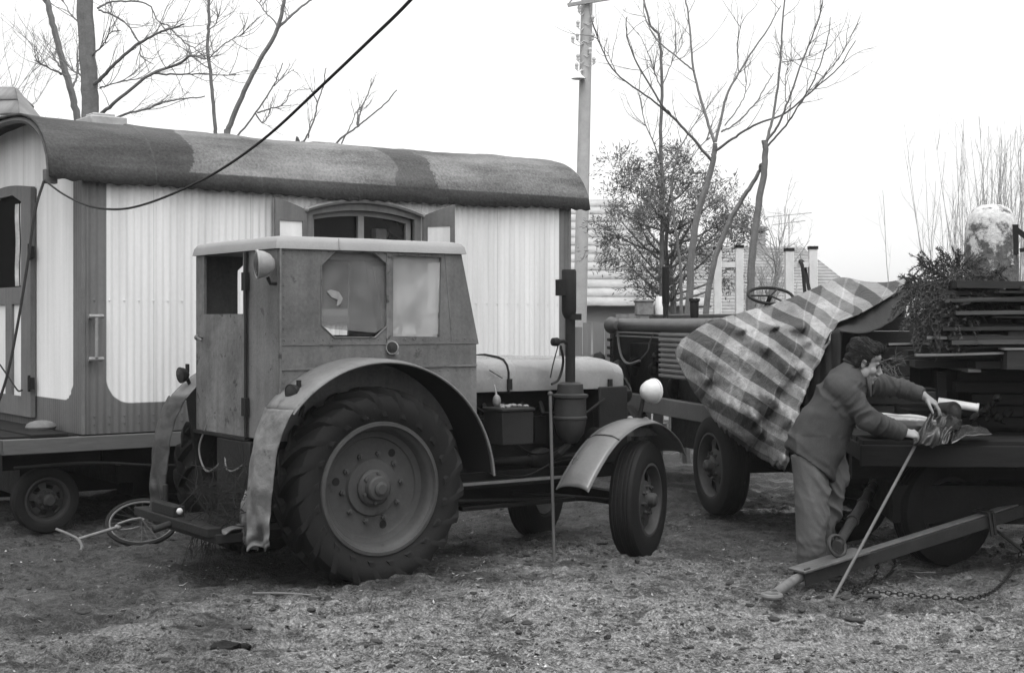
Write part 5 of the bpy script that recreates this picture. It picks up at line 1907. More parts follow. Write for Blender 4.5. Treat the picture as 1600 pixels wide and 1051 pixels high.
mb.uv = dict(mb.uv)
ck = mb.build('checked_cover', cloth, ang=180, solid=.006)
tag(ck, 'crumpled checked cloth cover draped over the second machine', 'cover')

# dark canvas showing under the checked cover
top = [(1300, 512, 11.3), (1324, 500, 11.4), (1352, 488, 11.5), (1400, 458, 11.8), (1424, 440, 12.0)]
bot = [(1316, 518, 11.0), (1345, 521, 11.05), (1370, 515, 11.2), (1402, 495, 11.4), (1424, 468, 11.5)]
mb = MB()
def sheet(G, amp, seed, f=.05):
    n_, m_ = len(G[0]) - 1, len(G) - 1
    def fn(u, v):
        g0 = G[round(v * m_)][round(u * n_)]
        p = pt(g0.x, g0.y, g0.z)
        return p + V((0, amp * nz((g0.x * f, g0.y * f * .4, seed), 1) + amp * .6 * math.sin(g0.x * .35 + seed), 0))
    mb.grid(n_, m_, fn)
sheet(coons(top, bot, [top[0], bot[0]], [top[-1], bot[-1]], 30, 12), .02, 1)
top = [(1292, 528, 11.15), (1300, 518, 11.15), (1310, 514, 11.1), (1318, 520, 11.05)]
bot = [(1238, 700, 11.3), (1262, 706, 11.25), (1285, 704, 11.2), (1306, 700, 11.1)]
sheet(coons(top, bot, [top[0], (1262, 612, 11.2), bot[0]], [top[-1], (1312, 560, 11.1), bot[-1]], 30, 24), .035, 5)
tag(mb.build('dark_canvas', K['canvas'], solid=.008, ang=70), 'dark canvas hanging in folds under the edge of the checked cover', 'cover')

# ---------------------------------------------------------------- lumber trailer
TL, TLR = V((2.36, 9.56, 0)), math.radians(-5)
tl = thing('lumber_trailer', 'dark flat trailer on small wheels with its drawbar lying on the mud', 'trailer', TL, TLR)
M3 = Matrix.Translation(TL) @ Matrix.Rotation(TLR, 4, 'Z')
M3i = M3.inverted()
def t3(px, py, Y): return M3i @ pt(px, py, Y)
mb = MB()
r_ = random.Random(17)
for k in range(11):
    mb.box((r_.uniform(-.02, .02), .02 + k * .18, .855), (4.4, .19 + k * .18, .885 + r_.uniform(0, .008)))
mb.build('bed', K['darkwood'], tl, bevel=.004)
MB().box((-.02, -.03, .72), (4.4, .018, .862)).box((-.02, 1.99, .72), (4.4, 2.04, .862)).box((.0, .02, .74), (.08, 1.98, .854)).box((1.0, .02, .70), (1.1, 1.98, .854)).box((2.4, .02, .70), (2.5, 1.98, .854)).build('side_beam', K['darkwood'], tl, bevel=.006)
MB().box((.0, .5, .58), (4.3, .64, .738)).box((.0, 1.4, .58), (4.3, 1.54, .738)).box((.25, .3, .3), (1.2, 1.8, .56)).box((1.3, .9, .3), (3.6, 1.2, .55)).build('under_frame', K['oily'], tl)
wl = M3i.to_3x3() @ V((.38, -.925, 0))
wc_ = M3i @ V((3.03, 10.0, .37))
road_wheel(tl, wc_, wl, .385, .22, .2, 'wheel', rimm=K['dark'], tyre=K['oily'])
wc2 = wc_ - wl * 1.15
road_wheel(tl, wc2, -wl, .385, .22, .2, 'wheel', rimm=K['dark'], tyre=K['oily'])
MB().tube([wc_, wc2], .05, 8).build('axle', K['oily'], tl)
for yy, sg in ((.3, -1), (1.7, 1)):
    road_wheel(tl, (3.5, yy, .37), (0, sg, 0), .385, .22, .2, 'wheel', rimm=K['dark'], tyre=K['oily'])
# drawbar: channel beam, plate, eye, far leg
db = MB()
a, b = t3(1248, 893, 8.98), t3(1660, 764, 10.0)
d = (b - a)

side = d.cross(V((0, 0, 1))).normalized()
up = side.cross(d.normalized())
for sg in (-1, 1):
    db.bar(a + side * .05 * sg - up * .045, b + side * .05 * sg - up * .045, .012, .08)
q = a.lerp(b, .22)
db.tube([a + up * .02 + side * .06, a + d * .02 + up * .02 + side * .06], .01, 6)
for tq in (.67, .685):
    e = a.lerp(b, tq)
    db.bar(e + side * .07 + up * .02, e + side * .07 - up * .14, .016, .02, d)
    db.bar(e - side * .07 + up * .02, e + side * .07 + up * .02, .02, .016)
drawbar = db.build('drawbar', M('drawbar_steel', .022, .4, .4, 6, .25, 30, .004), tl, bevel=.003)
eye = t3(1206, 930, 8.52)
neck = t3(1242, 905, 8.95)
MB().bar(a, b, .075, .012).bar(a - d.normalized() * .02 + up * .012, q + up * .012, .17, .016).build('drawbar_plate', M('worn_plate', .075, .35, .5, 9, .3, 40, .004), drawbar, bevel=.003)
ring = [eye + V((math.cos(t) * .052, math.sin(t) * .060, 0)) for t in np.linspace(0, 2 * PI, 21)[:-1]]
MB().tube(ring, .017, 8, closed=True).tube([eye + (neck - eye).normalized() * .055, eye.lerp(neck, .55), neck, a + d * .04 - up * .03], [.028, .034, .032, .032], 10).build('drawbar_eye', M('worn_eye', .11, .4, .4, 12), drawbar)
f0, f1, f2 = t3(1308, 852, 9.12), t3(1368, 754, 10.55), t3(1400, 690, 11.4)
fl = MB().tube([f0, f1, f2], .034, 10)
ring = [f0 + V((.0, 0, 0)) + (f1 - f0).normalized().cross(V((0, 1, 0))).normalized() * math.cos(t) * .07 + V((.05, .05, .02)).normalized() * math.sin(t) * .07 for t in np.linspace(0, 2 * PI, 17)[:-1]]
fl.tube(ring, .012, 6, closed=True)
for q in (.35, .62, .8, .92):
    c = f0.lerp(f1, q)
    fl.tube([c, c + (f1 - f0).normalized() * .05], .045, 10)
fl.build('drawbar_strut', M('strut_steel', .035, .45, .4, 8, .2), drawbar)

# lumber: every plank a thing
GP = 'planks stacked on the trailer'
def plank(x0, x1, y, z, w_, h, mat, tilt, label, name='plank', bow=.0, grp=GP):
    mb = MB()
    n_ = 8
    vs, fs = [], []
    for i in range(n_ + 1):
        q = i / n_
        x = x0 + (x1 - x0) * q
        zz = z + tilt * (q - .5) + bow * (1 - (2 * q - 1) ** 2) + .004 * nz((x, y, z), 3)
        yy = y + .01 * nz((x, z, y), 2)
        vs += [M3 @ V((x, yy, zz)), M3 @ V((x, yy + w_, zz)), M3 @ V((x, yy + w_, zz + h)), M3 @ V((x, yy, zz + h))]
    for i in range(n_):
        for k in range(4):
            l = (k + 1) % 4
            fs.append((i * 4 + k, i * 4 + 4 + k, i * 4 + 4 + l, i * 4 + l))
    fs += [(0, 1, 2, 3), (n_ * 4 + 3, n_ * 4 + 2, n_ * 4 + 1, n_ * 4)]
    mb.add(vs, fs)
    o = mb.build(name, mat, ang=30)
    return tag(o, label, 'plank', grp)

r_ = random.Random(23)
LB = 'rough dark plank lying in the stack on the trailer'
z = 1.36
lay = 0
while z < 1.93:
    h = r_.uniform(.028, .05)
    for y in (.52, .80, 1.08, 1.36):
        x0 = .62 + r_.uniform(-.18, .25)
        plank(x0 + (.9 if y < .6 and lay < 3 else 0) * 0, 4.2 + r_.uniform(-.3, .1), y + r_.uniform(-.05, .05), z, r_.uniform(.2, .3), h, K['plank'], r_.uniform(-.03, .03), LB, bow=r_.uniform(-.012, .012))
    z += h + r_.uniform(.004, .024)
    lay += 1
for x in (.8, 1.9, 3.3):                                  # battens between the layers and posts that carry them
    for zz in (1.335, 1.62):
        plank(x, x + .09, .5, zz, 1.3, .022, K['paleplank'], 0, 'short cross batten poking out between the stacked planks', 'batten', 0, 'battens in the plank stack')
for k, (x0, z, w_, h) in enumerate(((.5, .89, .45, .15), (.9, 1.045, .4, .14), (.7, 1.19, .42, .14))):
    for y in (.85, 1.35):
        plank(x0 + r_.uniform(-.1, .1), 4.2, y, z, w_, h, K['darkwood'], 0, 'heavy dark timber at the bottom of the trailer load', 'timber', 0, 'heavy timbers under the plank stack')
plank(1.02, 4.3, .30, 1.37, .18, .13, K['plank'], .02, 'thick dark beam with a pale upper edge along the front of the plank stack', 'beam')
plank(1.0, 4.3, .29, 1.504, .17, .012, K['paleplank'], .02, 'thin pale lath lying on the thick dark beam', 'lath')
plank(.50, 1.2, .40, 1.565, .08, .02, K['paleplank'], -.01, 'thin pale lath sticking out left of the stack just above the man', 'lath')
plank(.42, 1.4, .38, 1.46, .05, .016, K['paleplank'], .02, 'narrow pale lath crossing behind the head of the man', 'lath')
plank(.25, .75, .45, 1.53, .03, .014, K['paleplank'], .015, 'short pale stick poking left out of the stack at the height of the hair', 'lath')
plank(.68, .82, .5, 1.80, .05, .018, K['white'], .03, 'short white wood end sticking out under the fir boughs', 'lath')
plank(1.15, 2.4, .35, 1.70, .2, .035, K['plank'], .01, 'long plank lying proud of the stack front', 'plank')
plank(1.05, 3.0, .38, 1.61, .2, .04, K['plank'], .05, 'plank slanting upward to the right across the stack front', 'plank')
K['plank2'] = M('weathered_plank', .05, .8, .5, 3, .3, 30, .006, stretch=(.15, 1, 1))
for k in range(34):
    zz = r_.uniform(1.38, 1.94)
    x0 = r_.uniform(.55, 1.5)
    plank(x0, x0 + r_.uniform(1.2, 3), .36 + r_.uniform(-.03, .08), zz, .16, r_.uniform(.010, .030), K['plank2'] if k % 3 == 0 else K['plank'], r_.uniform(-.03, .05), 'rough dark plank pushed out at the front face of the stack', 'plank', r_.uniform(-.01, .01), 'planks pushed out of the stack front')
for k in range(5):
    zz = .93 + .085 * k
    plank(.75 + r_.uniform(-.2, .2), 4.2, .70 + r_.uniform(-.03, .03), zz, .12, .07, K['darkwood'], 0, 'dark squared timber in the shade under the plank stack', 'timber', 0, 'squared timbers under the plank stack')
plank(1.25, 1.33, .33, 1.742, .05, .035, K['paleplank'], 0, 'small pale wood block wedged between the upper planks', 'block')
plank(1.1, 4.2, .5, 1.955, .5, .02, K['paleplank'], .05, 'broad pale board on top of the plank stack', 'board')
for k in range(3):
    plank(1.3 + .1 * k, 4.2, .55 + .2 * k, 1.99 + .02 * k, .2, .012, K['paleplank'], .06, 'thin springy board curving up on top of the stack', 'board', .02, 'thin boards on top of the stack')
plank(1.38, 2.3, .03, .90, .12, .075, K['plank'], -.02, 'short square timber with a pale top lying on the trailer bed at the right', 'timber')
# stack posts
for x in (.62, 2.6):
    tag(MB().box(M3 @ V((x, .62, .89)), M3 @ V((x + .06, .62, 1.33)) + V((.0, .06, 0))).build('post', K['darkwood']), 'dark upright post carrying the plank stack on the trailer', 'post', 'posts under the plank stack')

# things lying on the bed in front of the man
mb = MB()
c0_, c1_ = pt(1350, 656, 9.76), pt(1452, 664, 9.68)
ax = (c1_ - c0_)
vs, fs = [], []
for i in range(13):
    q = i / 12
    c = c0_.lerp(c1_, q)
    for k in range(14):
        t = 2 * PI * k / 14
        rr = .10 + .012 * nz((q * 3, math.cos(t), math.sin(t)), 2)
        yy, zz = math.cos(t) * rr * 1.25, math.sin(t) * rr
        zz = min(zz, .052 + .012 * nz((q * 4, yy * 9, 1), 1))
        vs.append(c + V((0, yy * 1.9 + .06, max(zz, -.075))))
for i in range(12):
    for k in range(14):
        l = (k + 1) % 14
        fs.append((i * 14 + k, i * 14 + l, i * 14 + 14 + l, i * 14 + 14 + k))
fs += [tuple(range(13, -1, -1)), tuple(12 * 14 + k for k in range(14))]
mb.add(vs, fs)
m = Mat('split_log')
x, y, z = m.xyz()
a, b = m.noise(5, 5, .6, (1, .3, 1)), m.noise(30, 4)
top_ = (z + (a - .5) * .03).step(.112, .124)
logm = m.out(top_.mix((a - .5) * .06 + .06, (b - .5) * .3 + (a - .5) * .4 + .34), .8, b + a, .006)
tag(mb.build('split_log', logm, ang=50), 'split log with a pale flat top lying on the trailer in front of the man', 'log')
w0, w1 = pt(1466, 627, 10.1), pt(1528, 637, 10.0)
tag(MB().tube([w0, w1], .030, 16).tube([w0.lerp(w1, .97), w1 + (w1 - w0) * .02], .034, 16).build('white_tube', K['white']), 'white tube lying across the trailer behind the hand of the man', 'tube')
cc = pt(1490, 641, 9.72)
tag(MB().lathe([(0, -.16), (.05, -.16), (.062, -.15), (.062, .0), (.058, .01), (0, .012)], cc, (.25, -.95, .1), 24).ball(cc + V((.0, 0, -.03)), (.05, .06, .07), 12, 8).build('dark_can', K['dark']), 'round dark can lying in front of the white tube', 'can')
mb = MB()
r_ = random.Random(6)
for i in range(14):
    p = pt(1545 + r_.gauss(0, 14), 648 + r_.gauss(0, 10), 9.95 + r_.uniform(-.1, .1))
    mb.ball(p, (r_.uniform(.02, .05), .04, r_.uniform(.015, .04)), 7, 5, Matrix.Rotation(r_.uniform(0, 3), 3, 'Y'))
tag(mb.build('scrap_iron', K['oily']), 'heap of dark scrap iron on the trailer right of the can', 'scrap')

# glossy oilcloth under the hands
m = Mat('oilcloth')
a = m.noise(9, 5)
oil = m.out((a - .5) * .05 + .028, .22, a, .01)
mb = MB()
oc = [[(1424, 694, 9.40), (1442, 672, 9.5), (1452, 655, 9.6), (1466, 648, 9.7)],
      [(1440, 699, 9.36), (1458, 686, 9.42), (1470, 668, 9.5), (1480, 650, 9.65)],
      [(1458, 700, 9.36), (1474, 692, 9.40), (1488, 672, 9.5), (1494, 655, 9.65)],
      [(1476, 697, 9.36), (1484, 686, 9.42), (1500, 676, 9.5), (1502, 660, 9.65)]]
Gx = coons([p for p in [r[0] for r in oc]], [r[3] for r in oc], oc[0], oc[3], 44, 34)
def fo(u, v):
    g0 = Gx[round(v * 34)][round(u * 44)]
    k = nz((u * 3.2, v * 2.4, 2), 1)
    rd = 1 - abs(nz((u * 4 + v * 1.5, v * 2.2, 7), 1)) * 3
    return pt(g0.x, g0.y, g0.z) + V((.01 * k, -.05 * k - .03 * max(0, rd), .022 * max(0, rd) + .035 * math.sin(PI * v) * (1 + k)))
mb.grid(44, 34, fo)
oc2 = coons([(1485, 694, 9.40), (1510, 682, 9.42), (1550, 678, 9.45)], [(1490, 668, 9.6), (1512, 664, 9.65), (1540, 668, 9.68)], [(1485, 694, 9.40), (1490, 668, 9.6)], [(1550, 678, 9.45), (1540, 668, 9.68)], 20, 8)
mb.grid(20, 8, lambda u, v: pt(*oc2[round(v * 8)][round(u * 20)]) + V((0, 0, .012 * nz((u * 4, v * 2, 4), 1))))
tag(mb.build('oilcloth', oil, solid=.004, ang=180), 'crumpled glossy dark oilcloth on the trailer edge under the hands of the man', 'oilcloth')
# rod leaning on the trailer edge
a, b = gr(1300, 938), pt(1432, 692, 9.42)
tag(MB().tube([a, a.lerp(b, .5), b], .010, 8).ball(a, .022, 8, 6).build('leaning_rod', M('pale_rod', .085, .6, .3, 10)), 'slim pale rod leaning from the mud up against the trailer edge', 'rod')
# tangle of pale twine behind the man's chin
mb = MB()
for k in range(26):
    c = pt(1392 + r_.gauss(0, 8), 576 + r_.gauss(0, 9), 10.1 + r_.gauss(0, .04))
    twigs(mb, c, (r_.gauss(0, 1), r_.gauss(0, .4), r_.gauss(0, 1)), .12, .0035, 1, r_)
tag(mb.build('twig_tangle', K['wood']), 'small tangle of twigs by the stack in front of the face of the man', 'twigs')

# fir boughs thrown over the stack
GB = 'fir boughs on the plank stack'
def bough(pts, seed, label):
    rg = random.Random(seed)
    mb = MB()
    s = smooth_path([pt(*p) for p in pts], 7)
    mb.tube(s, [.009, .002], 5)
    def needles(path, dens, L):
        for i in range(len(path) - 1):
            d = path[i + 1] - path[i]
            n_ = max(2, int(d.length * dens))
            dn = d.normalized()
            for k in range(n_):
                p = path[i] + d * rg.random()
                e = (dn * .75 + V((rg.gauss(0, .5), rg.gauss(0, .5), rg.gauss(0, .5)))).normalized() * L * rg.uniform(.6, 1.1)
                w_ = e.cross(V((rg.gauss(0, 1), rg.gauss(0, 1), rg.gauss(0, 1)))).normalized() * .004
                mb.add([p - w_, p + w_, p + e], [(0, 1, 2)])
    needles(s, 240, .034)
    n_ = len(s)
    for i in range(2, n_ - 1):
        for sg in (-1, 1):
            d = (s[i + 1] - s[i]).normalized()
            sd = d.cross(V((rg.gauss(0, .5), -1, rg.gauss(0, .5)))).normalized() * sg
            L = .27 * (1 - .6 * i / n_) * rg.uniform(.7, 1.2)
            e = (d * .9 + sd * .75 + V((0, 0, -.25))).normalized()
            tw_ = smooth_path([s[i], s[i] + e * L * .5 + V((0, 0, .0)), s[i] + e * L + V((0, 0, -.035))], 3)
            mb.tube(tw_, [.003, .001], 3)
            needles(tw_, 330, .03)
            if rg.random() < .7:
                k = 2
                e2 = (e + V((rg.gauss(0, .6), rg.gauss(0, .6), rg.gauss(0, .4)))).normalized()
                t2_ = [tw_[k], tw_[k] + e2 * L * .45]
                needles(smooth_path(t2_, 3), 210, .026)
    o = mb.build('fir_bough', K['fir'], smooth=False)
    return tag(o, label, 'bough', GB)
bl = [([(1520, 455, 10.4), (1470, 440, 10.2), (1430, 455, 10.1), (1412, 480, 10.0)], 'fir bough arching left over the corner of the plank stack'),
      ([(1500, 450, 10.5), (1460, 425, 10.4), (1436, 412, 10.3)], 'fir bough pointing up and left against the sky'),
      ([(1510, 445, 10.6), (1490, 420, 10.5), (1470, 405, 10.5)], 'short fir bough rising highest over the stack'),
      ([(1500, 450, 10.2), (1475, 470, 10.0), (1455, 500, 9.95), (1450, 525, 9.95)], 'fir bough hanging down the front of the planks at the left'),
      ([(1510, 455, 10.2), (1490, 480, 10.0), (1480, 505, 9.95), (1478, 532, 9.95)], 'fir bough hanging lowest down the front of the planks'),
      ([(1515, 460, 10.2), (1505, 480, 10.0), (1503, 500, 9.95), (1512, 520, 9.95)], 'fir bough hanging at the right of the drooping ones'),
      ([(1460, 450, 10.3), (1500, 445, 10.2), (1540, 438, 10.2), (1565, 428, 10.2)], 'fir bough stretching right towards the domed tank'),
      ([(1470, 460, 10.2), (1510, 455, 10.1), (1545, 462, 10.0), (1575, 478, 10.0)], 'fir bough lying right and low across the planks'),
      ([(1520, 450, 10.6), (1450, 450, 10.4), (1415, 440, 10.3)], 'fir bough lying over the end of the checked cover'),
      ([(1480, 470, 10.1), (1450, 480, 10.0), (1425, 505, 9.95)], 'fir bough drooping at the far left end of the stack'),
      ([(1470, 445, 10.4), (1500, 425, 10.4), (1530, 415, 10.4)], 'fir bough tipped up in front of the foot of the domed tank')]
for k, (p, lb) in enumerate(bl):
    bough(p, 70 + k, lb)

# chain trailing on the mud
def chain(path, label):
    s = smooth_path(path, 30)
    L = [0]
    for i in range(1, len(s)):
        L.append(L[-1] + (s[i] - s[i - 1]).length)
    n_ = int(L[-1] / .036)
    mb = MB()
    for k in range(n_):
        q = L[-1] * k / n_
        c = V([float(np.interp(q, L, [p[j] for p in s])) for j in range(3)])
        c2 = V([float(np.interp(q + .02, L, [p[j] for p in s])) for j in range(3)])
        d = (c2 - c).normalized()
        a = d.cross(V((.2, .1, 1))).normalized()
        b = a.cross(d)
        if k % 2:
            a = b
        ring = [c + d * math.cos(t) * .023 + a * math.sin(t) * .012 for t in np.linspace(0, 2 * PI, 11)[:-1]]
        mb.tube(ring, .0042, 5, closed=True)
    return tag(mb.build('chain', K['chain']), label, 'chain')
g_ = lambda px, py, dz=.02: gr(px, py) + V((0, 0, dz))
chain([pt(1372, 868, 9.25), g_(1368, 902), g_(1350, 918), g_(1335, 930), g_(1380, 930), g_(1440, 936), g_(1500, 940), g_(1540, 934), g_(1566, 915), g_(1590, 880), pt(1602, 835, 9.9)], 'rusty chain trailing over the mud below the drawbar')
chain([pt(1390, 862, 9.3), g_(1398, 885), g_(1385, 905), g_(1345, 918), g_(1310, 927), g_(1270, 925)], 'short chain hanging from the drawbar and lying to the left')
a, b = pt(1554, 826, 9.75), pt(1625, 880, 9.4)
tag(MB().tube([a, b], .011, 6).build('brake_rod', K['dark']), 'thin dark rod running from the drawbar down to the right', 'rod')
mb = MB().tube(smooth_path([g_(1395, 892, .01), g_(1405, 889, .015), g_(1425, 896, .012), g_(1462, 896, .01)], 5), .0035, 5)
tag(mb.build('straw', K['paleplank']), 'thin pale straw lying on the shaded mud under the trailer', 'straw')
# ---------------------------------------------------------------- the man
def cm(x, y, Y): return pt(1200 + x / 4.043, 500 + y / 4.043, Y)
man = thing('person', 'man in a dark wool jacket and grey trousers bending over the trailer edge', 'person', gr(1266, 900))
YM = 9.40

# head frame
hf = V((.90, -.20, -.36)).normalized()
hl_ = V((0, 0, 1)).cross(hf).normalized()                 # his left (away from us)
hu = hf.cross(hl_)
HR = Matrix((hf, hl_, hu)).transposed()
hc = cm(612, 262, 9.36)
SC = 1.06
def hp(f, l, u): return hc + HR @ V((f, l, u)) * SC


body = MB()
def hb(f, l, u, rf, rl, ru, seg=18, rings=12): body.ball(hp(f, l, u), (rf * SC, rl * SC, ru * SC), seg, rings, HR)
hb(-.018, 0, .045, .098, .077, .083)
hb(.030, 0, -.030, .062, .062, .085)
hb(.040, 0, -.082, .052, .050, .036)
hb(.078, 0, -.104, .022, .026, .019)
hb(.076, 0, .014, .021, .054, .013)
for s in (-1, 1):
    hb(.058, .040 * s, -.036, .030, .024, .028)
    hb(-.004, .070 * s, -.012, .017, .008, .027)
    hb(-.004, .071 * s, -.032, .010, .006, .012)
    hb(.055, .030 * s, .05, .03, .03, .03)
    hb(.020, .056 * s, -.065, .03, .016, .035)
body.tube([hp(.086, 0, .004), hp(.103, 0, -.02), hp(.118, 0, -.040)], [.010 * SC, .013 * SC, .016 * SC], 10)
for s in (-1, 1):
    hb(.104, .011 * s, -.046, .012, .010, .009)
hb(.095, 0, -.068, .013, .025, .007)
hb(.092, 0, -.080, .013, .023, .008)
nb = cm(545, 330, 9.42)
body.tube([hp(-.03, 0, -.02), hp(-.03, 0, -.09), nb, nb + V((-.05, 0, -.10))], [.064, .066, .070, .09], 14)
hb(.012, 0, -.085, .06, .052, .04)

# torso under the coat
spine = [cm(270, 880, YM + .02), cm(335, 730, YM + .01), cm(410, 580, YM), cm(470, 450, YM), cm(520, 350, YM)]
body.tube(spine, [.12, .12, .12, .11, .07], 16)
shN, elN, wrN = cm(470, 440, YM - .145), cm(640, 630, YM - .20), cm(850, 712, YM - .06)
shF, elF, wrF = cm(600, 400, YM + .20), cm(800, 420, YM + .25), cm(990, 478, YM + .16)
body.tube([shN, shN.lerp(elN, .5), elN, elN.lerp(wrN, .5), wrN], [.06, .052, .045, .042, .030], 12)
body.tube([shF, shF.lerp(elF, .5), elF, elF.lerp(wrF, .5), wrF], [.06, .052, .045, .042, .030], 12)
hipN, knN, anN = pt(1266, 715, YM - .075), pt(1267, 800, YM - .09), pt(1268, 893, YM - .06)
hipF, knF, anF = pt(1288, 715, YM + .10), pt(1288, 800, YM + .12), pt(1284, 888, YM + .14)
for h_, k_, a_ in ((hipN, knN, anN), (hipF, knF, anF)):
    body.tube([h_ + V((0, 0, .08)), h_, k_, a_, a_ - V((0, 0, .05))], [.10, .09, .062, .042, .04], 12)
    body.ball(a_ + V((.07, 0, -.06)), (.11, .04, .035), 12, 8)


def hand(w, d, back, thumb, curls, splay=.10, sc=1.0, thc=.7):
    """wrist, pointing direction, back-of-hand normal, thumb-side direction, bend of each finger"""
    d = V(d).normalized()
    back = (V(back) - d * V(back).dot(d)).normalized()
    sd = d.cross(back)
    if sd.dot(V(thumb)) < 0:
        sd = -sd
    L = .092 * sc
    rings = []
    for q, wd, th in ((-.06, .028, .023), (0, .029, .022), (.3, .036, .019), (.7, .042, .017), (1.0, .041, .014), (1.08, .036, .010)):
        rings.append((w + d * L * q, sd * wd * sc, back * th * sc))
    body.loft(rings, 18)
    body.ball(w + d * L * .38 + sd * .024 * sc - back * .008, (.022 * sc, .020 * sc, .018 * sc), 10, 8)
    tips = []
    for k, (off, ln) in enumerate(((.031, .072), (.0105, .080), (-.0105, .074), (-.030, .058))):
        r0 = w + d * L * (.96 - .04 * abs(k - 1)) + sd * off * sc
        fd = (d + sd * splay * (1.5 - k)).normalized()
        ang = 0
        p = r0
        pts = [r0 - fd * .02, r0]
        for j, fr in enumerate((.46, .31, .23)):
            ang += curls[k] * (1.0, 1.1, .7)[j]
            p = p + (fd * math.cos(ang) - back * math.sin(ang)) * ln * sc * fr
            pts.append(p)
        body.tube(smooth_path(pts, 3), [.0098 * sc, .0098 * sc, .0092 * sc, .0085 * sc, .0074 * sc], 9)
        body.ball(p, .0074 * sc, 8, 6)
        body.ball(r0 + back * .004, .0105 * sc, 8, 6)
        tips.append(p)
    t0 = w + d * L * .28 + sd * .028 * sc - back * .006
    td = (d * .62 + sd * .75 - back * .25).normalized()
    t1 = t0 + td * .036 * sc
    t2 = t1 + (td + d * .5 - back * thc * .6).normalized() * .032 * sc
    t3_ = t2 + (td * .6 + d * .8 - back * thc).normalized() * .026 * sc
    body.tube(smooth_path([t0 - td * .015, t0, t1, t2, t3_], 3), [.014 * sc, .013 * sc, .0115 * sc, .010 * sc, .0085 * sc], 9)
    body.ball(t3_, .0085 * sc, 8, 6)
    return tips


hand(wrN, (1, .12, -.10), (.1, -.60, .80), (0, 1, 0), (.50, .62, .70, .78), .05, 1.0)
hand(wrF, (.80, -.02, -.60), (.52, -.40, .76), (-.3, -1, -.2), (.30, .28, .36, .50), .16, 1.03, .4)
fb = fuse(body, .0055, 2, .4)
sk = MB()
sk.v, sk.f = fb.v, fb.f
bo = sk.build('body', K['skin'], man, world=True, ang=180)
# eyes, brows, mouth line
for s in (-1, 1):
    MB().ball(hp(.074, .031 * s, -.008), .0125 * SC, 10, 8).build('eye', K['lens'], bo, org=man.location)
    mb = MB().tube([hp(.091, .012 * s, .014), hp(.092, .030 * s, .021), hp(.078, .052 * s, .013)], [.004, .006, .003], 6)
    mb.build('eyebrow', K['hair'], bo, org=man.location)
MB().tube([hp(.088, -.022, -.076), hp(.105, 0, -.074), hp(.088, .022, -.076)], .0028, 6).build('mouth', K['shoe'], bo, org=man.location)

# hair: thick, swept back and wavy
hm = MB()
def hh(f, l, u, rf, rl, ru): hm.ball(hp(f, l, u), (rf * SC, rl * SC, ru * SC), 18, 12, HR)
hh(-.030, 0, .062, .098, .082, .078)
hh(-.072, 0, .015, .048, .068, .062)
hh(.044, 0, .106, .046, .056, .030)
hh(.068, -.010, .104, .024, .042, .024)
hh(-.066, 0, -.035, .030, .050, .040)
for s in (-1, 1):
    hh(-.004, .068 * s, .046, .040, .014, .040)
    hh(.022, .066 * s, .008, .010, .007, .034)
    hh(-.040, .058 * s, -.010, .026, .020, .050)
    hh(.038, .056 * s, .082, .030, .020, .026)
fh = fuse(hm, .006, 3)
mb = MB()
mb.f = fh.f
for p, n_ in zip(fh.v, fh.n):
    q = HR.transposed() @ (V(p) - hc)
    a_ = q.z * .9 + q.x * .35 + .02 * nz(q, 12)
    k = .007 * nz((q.x * 10, q.y * 14, a_ * 34), 1) + .004 * nz((q.x * 26, q.y * 40, a_ * 80), 1)
    mb.v.append(tuple(V(p) + V(n_) * k))
r_ = random.Random(77)
nv = len(fh.v)
for k in range(900):
    i = r_.randrange(nv)
    p, n_ = V(mb.v[i]), V(fh.n[i])
    q = HR.transposed() @ (p - hc)
    d = HR @ V((-1.0, .25 * math.sin(q.x * 40 + q.z * 30), .35 - 6 * max(0, -q.x) - 2 * max(0, .05 - q.z)))
    d = (d - n_ * d.dot(n_)).normalized()
    L = r_.uniform(.025, .055)
    mb.tube([p - n_ * .002, p + d * L * .5 + n_ * .0045, p + d * L + n_ * r_.uniform(-.002, .004)], [.0022, .0024, .0008], 4, cap=False)
mb.build('hair', K['hair'], man, world=True, ang=180)

def fold(a, b, c_, o):
    """0..1, sharp crests along one direction"""
    return (1 - min(1, abs(noise.noise(V((a + o * 3.1, b, c_ - o)))) * 2.4)) ** 1.5


# jacket
jm = MB()
secs = [((258, 905), (292, 212), .60, .215), ((264, 872), (298, 208), .60, .20), ((300, 800), (300, 190), .60, .205), ((338, 715), (300, 170), .60, .205), ((385, 620), (292, 130), .62, .205), ((430, 530), (285, 100), .60, .215),
        ((470, 445), (270, 70), .60, .22), ((508, 370), (225, 70), .60, .20), ((532, 315), (150, 66), .62, .125), ((548, 285), (112, 60), .60, .082)]
rings = []
for (cx, cy), (ax_, ay_), k, hd in secs:
    A = (cm(cx + ax_ / 2, cy + ay_ / 2, YM) - cm(cx, cy, YM))
    rings.append((cm(cx, cy, YM), A * 1.02, V((0, hd, 0))))
jm.loft(rings, 28)
def sleeve(sh, el, wr, r):
    cuff = wr + (el - wr).normalized() * .012
    yy = V((0, .10 if sh.y < YM else -.10, 0))
    jm.tube(smooth_path([sh + V((-.03, 0, .03)) + yy, sh, sh.lerp(el, .5), el, el.lerp(cuff, .5), cuff], 5), r, 18)
    jm.ball(sh, r[1] * .86, 14, 10)
sleeve(shN, elN, wrN, [.085, .092, .082, .076, .066, .056])
sleeve(shF, elF, wrF, [.08, .088, .078, .070, .062, .053])
fj = fuse(jm, .008, 6)
mb = MB()
mb.f = fj.f
